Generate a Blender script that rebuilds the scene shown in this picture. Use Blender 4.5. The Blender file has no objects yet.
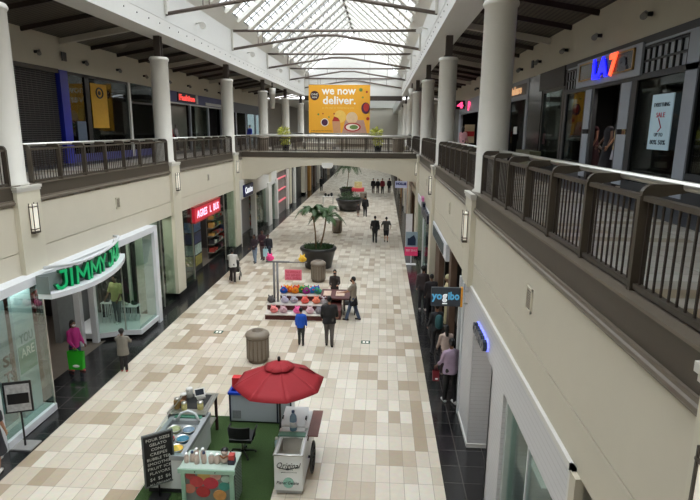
SKY, SUN, EXPO = 4.4, 5.2, 0.36
import bpy, math, random
from mathutils import Vector, Matrix
random.seed(7)
scene = bpy.context.scene
COL = scene.collection
PI = math.pi
ORD = ['nearest', 'second', 'third', 'fourth', 'fifth', 'sixth', 'seventh', 'eighth', 'ninth', 'tenth', 'eleventh', 'twelfth']

# ---------------------------------------------------------------- materials
def lin(c):
    return tuple(((v / 255) / 12.92 if v / 255 <= .04045 else ((v / 255 + .055) / 1.055) ** 2.4) for v in c)

MATS = {}
def mat(name, rgb, rough=.6, metal=0., var=.12, scale=6., bump=0., emit=0., spec=.5, coat=0.):
    if name in MATS: return MATS[name]
    m = bpy.data.materials.new(name); m.use_nodes = True
    nt = m.node_tree; b = nt.nodes['Principled BSDF']
    c = lin(rgb)
    tc = nt.nodes.new('ShaderNodeTexCoord'); n = nt.nodes.new('ShaderNodeTexNoise')
    n.inputs['Scale'].default_value = scale; n.inputs['Detail'].default_value = 4
    nt.links.new(tc.outputs['Object'], n.inputs['Vector'])
    mx = nt.nodes.new('ShaderNodeMix'); mx.data_type = 'RGBA'
    mx.inputs[6].default_value = tuple(v * (1 - var) for v in c) + (1,)
    mx.inputs[7].default_value = tuple(min(1, v * (1 + var)) for v in c) + (1,)
    nt.links.new(n.outputs['Fac'], mx.inputs[0]); nt.links.new(mx.outputs[2], b.inputs['Base Color'])
    b.inputs['Roughness'].default_value = rough; b.inputs['Metallic'].default_value = metal
    b.inputs['Specular IOR Level'].default_value = spec
    if coat: b.inputs['Coat Weight'].default_value = coat
    if bump:
        bp = nt.nodes.new('ShaderNodeBump'); bp.inputs['Strength'].default_value = bump; bp.inputs['Distance'].default_value = .02
        nt.links.new(n.outputs['Fac'], bp.inputs['Height']); nt.links.new(bp.outputs[0], b.inputs['Normal'])
    if emit:
        b.inputs['Emission Color'].default_value = c + (1,); b.inputs['Emission Strength'].default_value = emit
    MATS[name] = m
    return m

def glass(name, tint=(225, 238, 235), gloss=.12, rough=.02):
    if name in MATS: return MATS[name]
    m = bpy.data.materials.new(name); m.use_nodes = True
    nt = m.node_tree; nt.nodes.clear()
    out = nt.nodes.new('ShaderNodeOutputMaterial'); mix = nt.nodes.new('ShaderNodeMixShader')
    t = nt.nodes.new('ShaderNodeBsdfTransparent'); g = nt.nodes.new('ShaderNodeBsdfGlossy')
    t.inputs[0].default_value = lin(tint) + (1,); g.inputs['Roughness'].default_value = rough
    fr = nt.nodes.new('ShaderNodeLayerWeight'); fr.inputs['Blend'].default_value = .35
    mp = nt.nodes.new('ShaderNodeMath'); mp.operation = 'MULTIPLY_ADD'
    mp.inputs[1].default_value = .2; mp.inputs[2].default_value = gloss * .2
    nt.links.new(fr.outputs['Fresnel'], mp.inputs[0]); nt.links.new(mp.outputs[0], mix.inputs[0])
    nt.links.new(t.outputs[0], mix.inputs[1]); nt.links.new(g.outputs[0], mix.inputs[2])
    nt.links.new(mix.outputs[0], out.inputs[0])
    MATS[name] = m
    return m

def tile_mat(name, cols, w, l, rough, joint, jw=.012, ox=0., oy=0., coat=0., runs=True):
    """stone tiles w by l; each tile takes one of the given (threshold, rgb) colours"""
    m = bpy.data.materials.new(name); m.use_nodes = True
    nt = m.node_tree; N = nt.nodes; L = nt.links; b = N['Principled BSDF']
    def M(op, a, bb=None):
        n = N.new('ShaderNodeMath'); n.operation = op
        for i, v in enumerate((a, bb)):
            if v is None: continue
            if isinstance(v, (int, float)): n.inputs[i].default_value = v
            else: L.new(v, n.inputs[i])
        return n.outputs[0]
    tc = N.new('ShaderNodeTexCoord'); sp = N.new('ShaderNodeSeparateXYZ'); L.new(tc.outputs['Object'], sp.inputs[0])
    u = M('DIVIDE', M('ADD', sp.outputs[0], 100 + ox), w); v = M('DIVIDE', M('ADD', sp.outputs[1], 100 + oy), l)
    fu, fv = M('FLOOR', u), M('FLOOR', v)
    def wn(a, c):
        cb = N.new('ShaderNodeCombineXYZ'); L.new(a, cb.inputs[0]); L.new(c, cb.inputs[1])
        n = N.new('ShaderNodeTexWhiteNoise'); n.noise_dimensions = '2D'; L.new(cb.outputs[0], n.inputs['Vector'])
        return n.outputs['Value']
    r1 = wn(fu, fv)
    if runs:                                        # some tiles come in pairs of one colour
        r2 = wn(M('FLOOR', M('MULTIPLY', fu, .5)), M('ADD', fv, 37.))
        sel = wn(M('FLOOR', M('MULTIPLY', fu, .5)), M('ADD', fv, 91.))
        k = M('LESS_THAN', sel, .3)
        r = M('ADD', M('MULTIPLY', k, r2), M('MULTIPLY', M('SUBTRACT', 1., k), r1))
    else: r = r1
    cr = N.new('ShaderNodeValToRGB'); cr.color_ramp.interpolation = 'CONSTANT'
    e = cr.color_ramp.elements
    e[0].position = 0; e[0].color = lin(cols[0][1]) + (1,)
    e[1].position = cols[1][0]; e[1].color = lin(cols[1][1]) + (1,)
    for t, c in cols[2:]:
        q = e.new(t); q.color = lin(c) + (1,)
    L.new(r, cr.inputs[0])
    no = N.new('ShaderNodeTexNoise'); no.inputs['Scale'].default_value = 9; L.new(tc.outputs['Object'], no.inputs['Vector'])
    mx = N.new('ShaderNodeMix'); mx.data_type = 'RGBA'; mx.blend_type = 'MULTIPLY'; mx.inputs[0].default_value = .18
    L.new(cr.outputs[0], mx.inputs[6]); L.new(no.outputs['Color'], mx.inputs[7])
    du = M('MULTIPLY', M('MINIMUM', M('FRACT', u), M('SUBTRACT', 1., M('FRACT', u))), w)
    dv = M('MULTIPLY', M('MINIMUM', M('FRACT', v), M('SUBTRACT', 1., M('FRACT', v))), l)
    j = M('LESS_THAN', M('MINIMUM', du, dv), jw / 2)
    m2 = N.new('ShaderNodeMix'); m2.data_type = 'RGBA'; L.new(j, m2.inputs[0]); L.new(mx.outputs[2], m2.inputs[6])
    m2.inputs[7].default_value = lin(joint) + (1,)
    L.new(m2.outputs[2], b.inputs['Base Color']); b.inputs['Roughness'].default_value = rough
    if coat: b.inputs['Coat Weight'].default_value = coat; b.inputs['Coat Roughness'].default_value = .15
    MATS[name] = m
    return m

def lined(name, rgb, line, axis, period, frac=.12, rough=.6, metal=0., bump=.5, second=None):
    """colour crossed by thin lines (siding, corrugation, grilles) along an object axis"""
    m = bpy.data.materials.new(name); m.use_nodes = True
    nt = m.node_tree; N = nt.nodes; L = nt.links; b = N['Principled BSDF']
    tc = N.new('ShaderNodeTexCoord'); sp = N.new('ShaderNodeSeparateXYZ'); L.new(tc.outputs['Object'], sp.inputs[0])
    def line_of(ax, per, fr):
        a = N.new('ShaderNodeMath'); a.operation = 'DIVIDE'; a.inputs[1].default_value = per; L.new(sp.outputs[ax], a.inputs[0])
        f = N.new('ShaderNodeMath'); f.operation = 'FRACT'; L.new(a.outputs[0], f.inputs[0])
        l = N.new('ShaderNodeMath'); l.operation = 'LESS_THAN'; l.inputs[1].default_value = fr; L.new(f.outputs[0], l.inputs[0])
        return l.outputs[0]
    o = line_of(axis, period, frac)
    if second:
        o2 = line_of(*second); mm = N.new('ShaderNodeMath'); mm.operation = 'MAXIMUM'; L.new(o, mm.inputs[0]); L.new(o2, mm.inputs[1]); o = mm.outputs[0]
    mx = N.new('ShaderNodeMix'); mx.data_type = 'RGBA'; L.new(o, mx.inputs[0])
    mx.inputs[6].default_value = lin(rgb) + (1,); mx.inputs[7].default_value = lin(line) + (1,)
    L.new(mx.outputs[2], b.inputs['Base Color']); b.inputs['Roughness'].default_value = rough; b.inputs['Metallic'].default_value = metal
    bp = N.new('ShaderNodeBump'); bp.invert = True; bp.inputs['Strength'].default_value = bump; bp.inputs['Distance'].default_value = .01
    L.new(o, bp.inputs['Height']); L.new(bp.outputs[0], b.inputs['Normal'])
    MATS[name] = m
    return m

# ---------------------------------------------------------------- mesh helpers
def wloc(o):
    v = Vector((0, 0, 0)); 
    while o is not None: v = v + o.location; o = o.parent
    return v

class MB:
    def __init__(s): s.v = []; s.f = []; s.mi = []; s.sm = []; s.cur = 0; s.st = []
    def add(s, vs, fs, smooth=False):
        k = len(s.v); s.st.append(k); s.v += [tuple(p) for p in vs]
        for f in fs: s.f.append(tuple(i + k for i in f)); s.mi.append(s.cur); s.sm.append(smooth)
        return s
    def mat(s, i): s.cur = i; return s
    def box(s, x0, x1, y0, y1, z0, z1):
        vs = [(x, y, z) for z in (z0, z1) for y in (y0, y1) for x in (x0, x1)]
        return s.add(vs, [(0, 2, 3, 1), (4, 5, 7, 6), (0, 1, 5, 4), (2, 6, 7, 3), (0, 4, 6, 2), (1, 3, 7, 5)])
    def obox(s, c, size, rz=0, rx=0, ry=0):
        m = Matrix.Rotation(rz, 3, 'Z') @ Matrix.Rotation(ry, 3, 'Y') @ Matrix.Rotation(rx, 3, 'X')
        a, b, d = size[0] / 2, size[1] / 2, size[2] / 2; c = Vector(c)
        vs = [c + m @ Vector((x, y, z)) for z in (-d, d) for y in (-b, b) for x in (-a, a)]
        return s.add(vs, [(0, 2, 3, 1), (4, 5, 7, 6), (0, 1, 5, 4), (2, 6, 7, 3), (0, 4, 6, 2), (1, 3, 7, 5)])
    def prism(s, poly, a0, a1, axis=2):
        """polygon extruded along an axis; poly in the two other axes, in order"""
        n = len(poly); vs = []
        for a in (a0, a1):
            for p, q in poly: vs.append({2: (p, q, a), 0: (a, p, q), 1: (p, a, q)}[axis])
        fs = [tuple(range(n))[::-1], tuple(range(n, 2 * n))] + [(i, (i + 1) % n, n + (i + 1) % n, n + i) for i in range(n)]
        return s.add(vs, fs)
    def tube(s, pts, r, n=8, closed=False, cap=True, smooth=True, flat=1.):
        pts = [Vector(p) for p in pts]; m = len(pts); vs = []; fs = []
        rr = r if isinstance(r, (list, tuple)) else [r] * m
        up = None
        for i, p in enumerate(pts):
            if closed: t = (pts[(i + 1) % m] - pts[i - 1])
            else: t = pts[min(i + 1, m - 1)] - pts[max(i - 1, 0)]
            t = t.normalized() if t.length > 1e-9 else Vector((0, 0, 1))
            if up is None: up = Vector((0, 0, 1)) if abs(t.z) < .9 else Vector((1, 0, 0))
            a = t.cross(up).normalized(); b = a.cross(t).normalized(); up = b
            for k in range(n):
                an = 2 * PI * k / n; vs.append(p + a * (math.cos(an) * rr[i]) + b * (math.sin(an) * rr[i] * flat))
        for i in range(m if closed else m - 1):
            for k in range(n):
                q = (i + 1) % m; fs.append((i * n + k, i * n + (k + 1) % n, q * n + (k + 1) % n, q * n + k))
        s.add(vs, fs, smooth)
        if cap and not closed:
            k0 = len(s.v) - len(vs)
            s.f.append(tuple(k0 + i for i in range(n))[::-1]); s.f.append(tuple(k0 + (m - 1) * n + i for i in range(n)))
            s.mi += [s.cur] * 2; s.sm += [False] * 2
        return s
    def bar(s, p0, p1, w, h=None):
        """rectangular bar; w across, h the more upright side"""
        h = h or w; p0, p1 = Vector(p0), Vector(p1); t = (p1 - p0).normalized()
        up = Vector((0, 0, 1)) if abs(t.z) < .95 else Vector((0, 1, 0))
        a = t.cross(up).normalized() * w / 2; b = a.normalized().cross(t).normalized() * h / 2
        vs = [p + x * a + y * b for p in (p0, p1) for x, y in ((-1, -1), (1, -1), (1, 1), (-1, 1))]
        return s.add(vs, [(0, 1, 2, 3)[::-1], (4, 5, 6, 7), (0, 1, 5, 4), (1, 2, 6, 5), (2, 3, 7, 6), (3, 0, 4, 7)])
    def lathe(s, prof, c=(0, 0, 0), n=24, smooth=True, sx=1., sy=1.):
        vs = []; fs = []; m = len(prof)
        for r, z in prof:
            for k in range(n):
                a = 2 * PI * k / n; vs.append((c[0] + r * sx * math.cos(a), c[1] + r * sy * math.sin(a), c[2] + z))
        for i in range(m - 1):
            for k in range(n): fs.append((i * n + k, i * n + (k + 1) % n, (i + 1) * n + (k + 1) % n, (i + 1) * n + k))
        s.add(vs, fs, smooth)
        k0 = len(s.v) - len(vs)
        if prof[0][0] > 1e-4: s.f.append(tuple(k0 + i for i in range(n))[::-1]); s.mi.append(s.cur); s.sm.append(False)
        if prof[-1][0] > 1e-4: s.f.append(tuple(k0 + (m - 1) * n + i for i in range(n))); s.mi.append(s.cur); s.sm.append(False)
        return s
    def ball(s, c, r, n=12, m=8, rot=None):
        rx, ry, rz = r if isinstance(r, (list, tuple)) else (r, r, r); c = Vector(c)
        vs = []; fs = []
        for i in range(1, m):
            th = PI * i / m
            for k in range(n):
                a = 2 * PI * k / n
                p = Vector((rx * math.sin(th) * math.cos(a), ry * math.sin(th) * math.sin(a), -rz * math.cos(th)))
                vs.append(c + (rot @ p if rot else p))
        b = Vector((0, 0, -rz)); t = Vector((0, 0, rz))
        vs += [c + (rot @ b if rot else b), c + (rot @ t if rot else t)]
        for i in range(m - 2):
            for k in range(n): fs.append((i * n + k, i * n + (k + 1) % n, (i + 1) * n + (k + 1) % n, (i + 1) * n + k))
        B = (m - 1) * n
        for k in range(n): fs.append((B, (k + 1) % n, k)); fs.append((B + 1, (m - 2) * n + k, (m - 2) * n + (k + 1) % n))
        return s.add(vs, fs, True)
    def mesh(s, me):
        return s.add([v.co for v in me.vertices], [tuple(p.vertices) for p in me.polygons])
    def build(s, name, m, parent=None, kind=None, label=None):
        off = wloc(parent) if parent is not None else Vector((0, 0, 0))
        me = bpy.data.meshes.new(name)
        me.from_pydata([(p[0] - off.x, p[1] - off.y, p[2] - off.z) for p in s.v], [], s.f)
        for i, p in enumerate(me.polygons): p.material_index = s.mi[i]; p.use_smooth = s.sm[i]
        for x in (m if isinstance(m, (list, tuple)) else [m]): me.materials.append(x)
        me.update()
        o = bpy.data.objects.new(name, me); COL.objects.link(o)
        if parent is not None: o.parent = parent
        if kind: o['kind'] = kind
        if label: o['label'] = label
        return o

def split_build(mb, name, m, parent=None):
    """every piece of the builder becomes an object of its own"""
    import bisect
    out = [MB() for _ in mb.st]; ends = mb.st[1:] + [len(mb.v)]
    for i, b in enumerate(out): b.v = mb.v[mb.st[i]:ends[i]]
    for f, mi, sm in zip(mb.f, mb.mi, mb.sm):
        i = bisect.bisect_right(mb.st, f[0]) - 1; k = mb.st[i]
        out[i].f.append(tuple(q - k for q in f)); out[i].mi.append(mi); out[i].sm.append(sm)
    return [b.build(name, m, parent) for b in out]

def tag(o, label, cat, group=None, kind=None):
    o['label'] = label; o['category'] = cat
    if group: o['group'] = group
    if kind: o['kind'] = kind
    return o
def thing(name, loc, label, cat, group=None):
    o = bpy.data.objects.new(name, None); o.location = loc; o.empty_display_size = .1; COL.objects.link(o)
    return tag(o, label, cat, group)
def copy_tree(o, parent=None):
    c = o.copy(); COL.objects.link(c)
    if parent is not None: c.parent = parent
    for ch in list(o.children): copy_tree(ch, c)
    return c
def dup(o, loc, label, rz=None, scale=None, group=None):
    c = copy_tree(o); c.location = loc; c['label'] = label
    if rz is not None: c.rotation_euler = (0, 0, rz)
    if scale: c.scale = (scale,) * 3 if isinstance(scale, (int, float)) else scale
    if group: c['group'] = group
    return c
def struct(name, mb, m, kind='structure'): return mb.build(name, m, None, kind)

def evalmesh(o):
    dg = bpy.context.evaluated_depsgraph_get(); dg.update()
    return bpy.data.meshes.new_from_object(o.evaluated_get(dg))
def text_mb(txt, size, depth=.01, font_w=1., bold=0.):
    """letters as a mesh in the XZ plane facing -Y, origin at left of the baseline; returns (MB, width)"""
    cu = bpy.data.curves.new('lettering', 'FONT'); cu.body = txt; cu.size = size; cu.extrude = depth / 2; cu.offset = bold
    cu.resolution_u = 2
    o = bpy.data.objects.new('lettering', cu); COL.objects.link(o)
    me = evalmesh(o); bpy.data.objects.remove(o)
    mb = MB(); vs = [(v.co.x * font_w, -v.co.z, v.co.y) for v in me.vertices]
    mb.add(vs, [tuple(p.vertices) for p in me.polygons])
    w = max((v[0] for v in vs), default=0)
    return mb, w
def place(mb, f):
    mb.v = [tuple(f(Vector(p))) for p in mb.v]; return mb
def lettering(txt, size, p0, direction, up=(0, 0, 1), depth=.01, width=None, bold=0., name='lettering', m=None, parent=None, center=False):
    """flat lettering from p0 along direction"""
    d = Vector(direction).normalized(); u = Vector(up).normalized(); n = u.cross(d).normalized()   # n points into the surface for local +Y
    mb, w = text_mb(txt, size, depth, 1., bold)
    k = width / w if (width and w) else 1.
    o = Vector(p0) - (d * (w * k / 2) if center else Vector((0, 0, 0)))
    place(mb, lambda p: o + d * (p.x * k) + u * p.z + n * p.y)
    return mb.build(name, m, parent)

# ---------------------------------------------------------------- palette
white = mat('white_paint', (214, 212, 207), .5, var=.03)
beige = mat('beige_plaster', (200, 192, 174), .75, var=.04, scale=2)
pier_m = mat('beige_pilaster', (203, 196, 177), .7, var=.04, scale=2)
col_m = mat('column_paint', (203, 199, 190), .5, var=.03)
brown = mat('bronze_paint', (70, 62, 52), .45, var=.08)
brown_lt = mat('bronze_molding', (104, 94, 82), .4, var=.06)
dkbrown = mat('dark_brown_steel', (54, 44, 38), .5, var=.1)
truss_m = mat('grey_brown_steel', (104, 92, 84), .45, var=.08)
steel = mat('brushed_steel', (200, 198, 192), .28, .9, var=.05, scale=30)
chrome = mat('chrome', (215, 215, 215), .12, 1., var=.02)
black = mat('black_paint', (22, 22, 24), .4, var=.1)
blackgl = mat('black_gloss', (14, 14, 16), .15, var=.1)
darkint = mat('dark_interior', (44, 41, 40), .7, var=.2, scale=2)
intwall = mat('shop_wall', (120, 114, 106), .7, var=.1, scale=2)
intwhite = mat('shop_wall_white', (196, 196, 192), .7, var=.05, scale=2)
greyfr = mat('grey_frame', (130, 133, 138), .5, var=.05)
greypan = mat('grey_panel', (160, 165, 174), .5, var=.05)
dkgrey = mat('dark_grey', (58, 58, 60), .5, var=.1)
gran = tile_mat('black_granite_tiles', [(0, (30, 29, 30)), (.4, (36, 35, 36)), (.8, (25, 24, 26))], .61, .61, .22, (84, 80, 76), .014, coat=.3, runs=False)
tiles = tile_mat('cream_and_tan_floor_tiles', [(0, (214, 203, 186)), (.38, (224, 215, 200)), (.58, (203, 191, 172)), (.79, (176, 158, 135)), (.92, (190, 174, 153))], .305, .61, .33, (150, 138, 122), .010, ox=.04, oy=.1, coat=.12)
utiles = tile_mat('upper_floor_tiles', [(0, (192, 186, 176)), (.35, (204, 199, 190)), (.6, (180, 172, 160)), (.84, (156, 138, 112))], .9, .3, .35, (140, 132, 122), .012, coat=.1)
shopfloor = mat('shop_floor_wood', (96, 88, 80), .4, var=.25, scale=3)
gl = glass('shop_glass')
gldark = glass('tinted_glass', (150, 160, 160), .2)
glgreen = glass('green_edge_glass', (226, 238, 232), .12)
skin_a = mat('skin_brown', (120, 82, 62), .5, var=.05)
skin_b = mat('skin_tan', (176, 128, 100), .5, var=.05)
hair_m = mat('black_hair', (20, 17, 16), .6, var=.3, scale=60)
leaf_m = mat('palm_leaf', (58, 84, 44), .5, var=.35, scale=5)
leaf_y = mat('yellow_green_leaf', (176, 178, 62), .5, var=.3, scale=8)
soil_m = mat('soil', (40, 32, 26), .9, var=.3, scale=20)

# ---------------------------------------------------------------- dimensions
XL, XR = -8.82, 2.18          # fascia planes
PL, PR = -8.70, 2.06          # pilaster faces
Y0, PY = 12.97, 9.8           # column grid
CL, CR = -9.13, 2.53          # column axes
ZU = 5.85                     # upper floor
YFAR = 118.
WL, WR = -13.2, 6.4           # upper shopfront planes
NCOL = 8
def colY(k): return Y0 + PY * k

# ---------------------------------------------------------------- floors
struct('floor', MB().box(-7.95, 1.45, -3, YFAR, -.2, 0), tiles)
struct('wall_light_block', MB().box(-17.2, 10.2, -3.2, -3, -.2, 18), beige)  # added closing wall out of view, keeps sky light out from behind the camera
struct('floor_granite_left', MB().box(-9.6, -7.95, -3, YFAR, -.2, -.001), gran)
struct('floor_granite_right', MB().box(1.45, 3.0, -3, YFAR, -.2, -.001), gran)
struct('floor_shops_left', MB().box(-17, -9.6, -3, YFAR, -.2, -.002), shopfloor)
struct('floor_shops_right', MB().box(3.0, 9, -3, YFAR, -.2, -.002), shopfloor)
struct('floor_upper_left', MB().box(-17, XL - .03, -3, 64, 5.45, ZU), utiles)
struct('floor_upper_right', MB().box(XR + .03, 10, -3, 64, 5.45, ZU), utiles)
struct('floor_upper_dark_right', MB().box(4.9, WR + .1, -3, 64, ZU, ZU + .004), mat('slate_strip', (48, 50, 58), .35))
struct('floor_upper_dark_left', MB().box(WL - .1, -12.0, -3, 64, ZU, ZU + .004), mat('slate_strip', (48, 50, 58), .35))
struct('floor_upper_far', MB().box(XL + .05, XR, 60.5, 64, 5.45, ZU), utiles)

# ---------------------------------------------------------------- atrium side walls (fascia between the floors)
def fascia(side):
    sx = 1 if side == 'right' else -1
    x = XR if side == 'right' else XL
    a, b = (x, x + .25) if side == 'right' else (x - .25, x)
    mb = MB().box(a, b, -3, 60.5, 4.335, 5.45).box(a, b, -3, 60.5, 3.74, 4.31)
    mb.box(*sorted((a + sx * .03, b)) if side == 'right' else sorted((a, b - .03)), -3, 60.5, 4.3, 4.34)
    struct('wall_' + side, mb, beige)
    # bronze band with its molding
    f = x - sx * .02; g = x + sx * .3
    mb = MB().box(*sorted((f, g)), -3, 60.5, 5.60, 5.93)
    mb2 = MB()
    prof = [(0, 5.50), (.035, 5.50), (.05, 5.53), (.05, 5.565), (.03, 5.58), (.03, 5.62), (0, 5.62)]
    pts = [(f - sx * (p - .0), z) for p, z in prof]
    if side == 'right': pts = pts[::-1]
    mb2.prism([(p, z) for p, z in pts], -3, 60.5, 1)
    mb2.box(*sorted((f - sx * .03, f + sx * .25)), -3, 60.5, 5.925, 5.955)
    struct('trim_band_' + side, mb, brown); struct('trim_molding_' + side, mb2, brown_lt)
for s_ in ('left', 'right'): fascia(s_)

# pilasters below the columns, reaching the floor except over the wide shopfronts
def pilaster(side, k):
    sx = 1 if side == 'right' else -1; f = PR if side == 'right' else PL
    y = colY(k) if k >= 0 else 2.88; w = .45
    full = not ((side == 'left' and k == 0) or (side == 'right' and k in (-1, 0)))
    z0 = .3 if full else 3.74
    mb = MB().box(*sorted((f, f + sx * .55)), y - w, y + w, z0, 5.86)
    mb.mat(1).box(*sorted((f - sx * .04, f + sx * .6)), y - w - .04, y + w + .04, 5.86, 5.93)
    mb.box(*sorted((f - sx * .02, f + sx * .6)), y - w - .02, y + w + .02, 5.80, 5.86)
    if full: mb.mat(2).box(*sorted((f - sx * .02, f + sx * .6)), y - w - .02, y + w + .02, 0, .3)
    struct('trim_pilaster_%s_%d' % (side, k + 1), mb, [pier_m, col_m, blackgl])
for k in range(-1, 6):
    pilaster('left', k) if k >= 0 else None
    pilaster('right', k)

# ---------------------------------------------------------------- columns
def column(loc, label, grp):
    t = thing('round_column', loc, label, 'column', grp); x, y, z = loc
    prof = [(.40, 0), (.40, .05), (.35, .09), (.35, 4.05), (.37, 4.06), (.39, 4.1), (.39, 4.14), (.35, 4.2), (.33, 4.21)]
    MB().lathe(prof, (x, y, z), 32).build('shaft', col_m, t)
    MB().box(x - .13, x + .13, y - .13, y - .09, z + 4.2, 11.0).box(x - .13, x + .13, y + .09, y + .13, z + 4.2, 11.0).box(x - .03, x + .03, y - .1, y + .1, z + 4.2, 11.0).build('steel_post', dkbrown, t)
    return t
c0 = column((CL, colY(0), 5.93), 'white round column on the left balcony, nearest one, cut by the left edge', 'columns along the left balcony')
for k in range(1, NCOL):
    dup(c0, (CL, colY(k), 5.93), 'white round column on the left balcony, %s from the camera' % ORD[k])
for k in range(0, NCOL):
    dup(c0, (CR, colY(k), 5.93), ('thick white round column on the right balcony, nearest the camera' if k == 0 else 'white round column on the right balcony, %s from the camera' % ORD[k]), group='columns along the right balcony')

# ---------------------------------------------------------------- girders, clerestory walls, upper ceilings
def upper(side):
    sx = 1 if side == 'right' else -1
    xi = 2.0 if side == 'right' else -8.7
    mb = MB()
    mb.box(*sorted((xi, xi + sx * .95)), -3, 64, 10.95, 11.55)          # girder
    mb.box(*sorted((xi + sx * .03, xi + sx * .6)), -3, 64, 11.55, 12.85)
    mb.box(*sorted((xi - sx * .015, xi + sx * .5)), -3, 64, 11.50, 11.53)
    struct('wall_clerestory_' + side, mb, white)
    ms = MB()                                                             # small studs in the girder face
    for i in range(60):
        ms.ball((xi - sx * .005, 3 + i * 1.0, 11.3), (.02, .03, .03), 6, 4)
    struct('trim_studs_' + side, ms, dkbrown)
    # sloped deck with purlins and white beams
    W = WR if side == 'right' else WL
    xo = xi + sx * .9
    def zc(x): return 10.62 + (abs(x - W) / abs(xo - W)) * .62
    m2 = MB(); 
    pr = [(W - .0, zc(W) + .28), (xo, zc(xo) + .28), (xo, zc(xo) + .4), (W, zc(W) + .4)]
    m2.prism(pr, -3, 64, 1); struct('ceiling_deck_' + side, m2, deck_m)
    b1 = MB(); b2 = MB()
    for k in range(-1, 6):
        y = colY(k)
        b1.bar((W, y, zc(W) + .12), (xo, y, zc(xo) + .12), .2, .22)
        for j in (1, 2, 3):
            yy = y + PY * j / 4
            b2.bar((W, yy, zc(W) + .2), (xo, yy, zc(xo) + .2), .08, .16)
    struct('trim_beams_' + side, b1, beam_m); struct('trim_purlins_' + side, b2, dkbrown)
    # beige bulkhead over the shopfronts
    z0, z1 = 9.62, 10.9
    struct('wall_bulkhead_' + side, MB().box(*sorted((W, W + sx * .3)), -3, 64, z0, z1), beige)
beam_m = mat('beam_cream', (186, 180, 166), .6, var=.04)
deck_m = lined('ribbed_metal_deck', (88, 80, 68), (58, 52, 45), 0, .15, .4, .6, 0, .6)
for s_ in ('left', 'right'): upper(s_)

# ---------------------------------------------------------------- skylight
RX, RZ = -3.3, 17.45
def roofpt(side, t, y, dz=0.):
    x0, z0 = (-8.7, 12.85) if side == 'left' else (2.0, 12.85)
    return (x0 + (RX - x0) * t, y, z0 + (RZ - z0) * t + dz)
sky_fr = mat('skylight_white_paint', (216, 213, 205), .5, var=.03)
mull = mat('skylight_mullion', (120, 120, 118), .5, var=.03)
pane_m = glass('skylight_glass', (236, 241, 243), .05)
for side in ('left', 'right'):
    mb = MB(); mg = MB(); mm = MB()
    eave = .1; mb.add([(p[0], y_, p[2]) for y_ in (-3, 62) for p in (roofpt(side, -.04, 0, -.02), roofpt(side, eave, 0, -.02), roofpt(side, eave, 0, .1), roofpt(side, -.04, 0, .1))], [(0, 1, 2, 3), (7, 6, 5, 4), (0, 4, 5, 1), (1, 5, 6, 2), (2, 6, 7, 3), (3, 7, 4, 0)])
    # sloping eave panel
    a, b = roofpt(side, 0, 0), roofpt(side, eave, 0)
    mb.prism([(a[0], a[2]), (b[0], b[2]), (b[0], b[2] + .1), (a[0], a[2] + .1)][:: (1 if side == 'right' else -1)], -3, 62, 1)
    yy = 3.17 - .35 - 4.9
    while yy < 61.5:
        mb.bar(roofpt(side, eave - .02, yy, .0), roofpt(side, 1, yy, .0), .62, .34)
        yy += 2.45
    struct('trim_rafters_' + side, mb, sky_fr)
    a, b = roofpt(side, eave, 0, .12), roofpt(side, 1, 0, .12)
    mg.add([(a[0], -3, a[2]), (b[0], -3, b[2]), (b[0], 62, b[2]), (a[0], 62, a[2])], [(0, 1, 2, 3)])
    yy = 3.17 - .35 - 4.9
    while yy < 61.5:
        for q in (1, 2):
            y3 = yy + .31 + (2.45 - .62) * q / 3
            mm.bar(roofpt(side, eave, y3, .08), roofpt(side, 1, y3, .08), .045, .07)
        yy += 2.45
    for q in range(1, 15):
        t = eave + (1 - eave) * q / 15
        mm.bar(roofpt(side, t, -3, .08), roofpt(side, t, 62, .08), .045, .07)
    struct('window_skylight_' + side, mg, pane_m); struct('trim_mullions_' + side, mm, mull)
mb = MB().bar((RX, -3, RZ + .05), (RX, 62, RZ + .05), .3, .25)
struct('trim_ridge', mb, sky_fr)
ms = MB()
for i in range(26): ms.obox((RX, 2 + i * 2.45, RZ - .12), (.12, .3, .12))
struct('trim_ridge_vents', ms, dkbrown)

# trusses
def truss(y, label):
    t = thing('roof_truss', (RX, y, 11.7), label, 'truss', 'cambered steel trusses under the skylight')
    x0, x1 = -8.72, 2.02
    MB().tube([(x0, y, 12.78), (x1, y, 12.78)], .075, 10).build('top_chord', truss_m, t)
    MB().tube([(x0, y, 11.78), (RX - .6, y, 12.53), (RX + .6, y, 12.53), (x1, y, 11.78)], .075, 10).build('bottom_chord', truss_m, t)
    for x in (x0 + .05, x1 - .05):
        MB().box(x - .05, x + .05, y - .12, y + .12, 11.75, 12.82).build('end_plate', sky_fr, t)
    for x in (-7.2, -6.95, -5.2, -1.45, .3):
        zl = 11.78 + .75 * min(1, (x - x0) / 4.8 if x < RX else (x1 - x) / 4.8)
        MB().tube([(x, y, zl), (x, y, 12.78)], .022, 6).build('hanger_rod', truss_m, t)
    return t
for k in range(1, 6):
    truss(colY(k), 'cambered grey steel truss under the skylight, %s from the camera' % ORD[k - 1])

# far gable with its dark sill
mb = MB().prism([(-8.7, 10.95), (-8.7, 12.85), (RX, RZ), (2.0, 12.85), (2.0, 10.95)], 62, 62.3, 1)
struct('wall_gable', mb, white)
struct('trim_gable_sill', MB().box(-8.7, 2.0, 61.9, 62.4, 10.45, 10.95), dkbrown)
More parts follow.
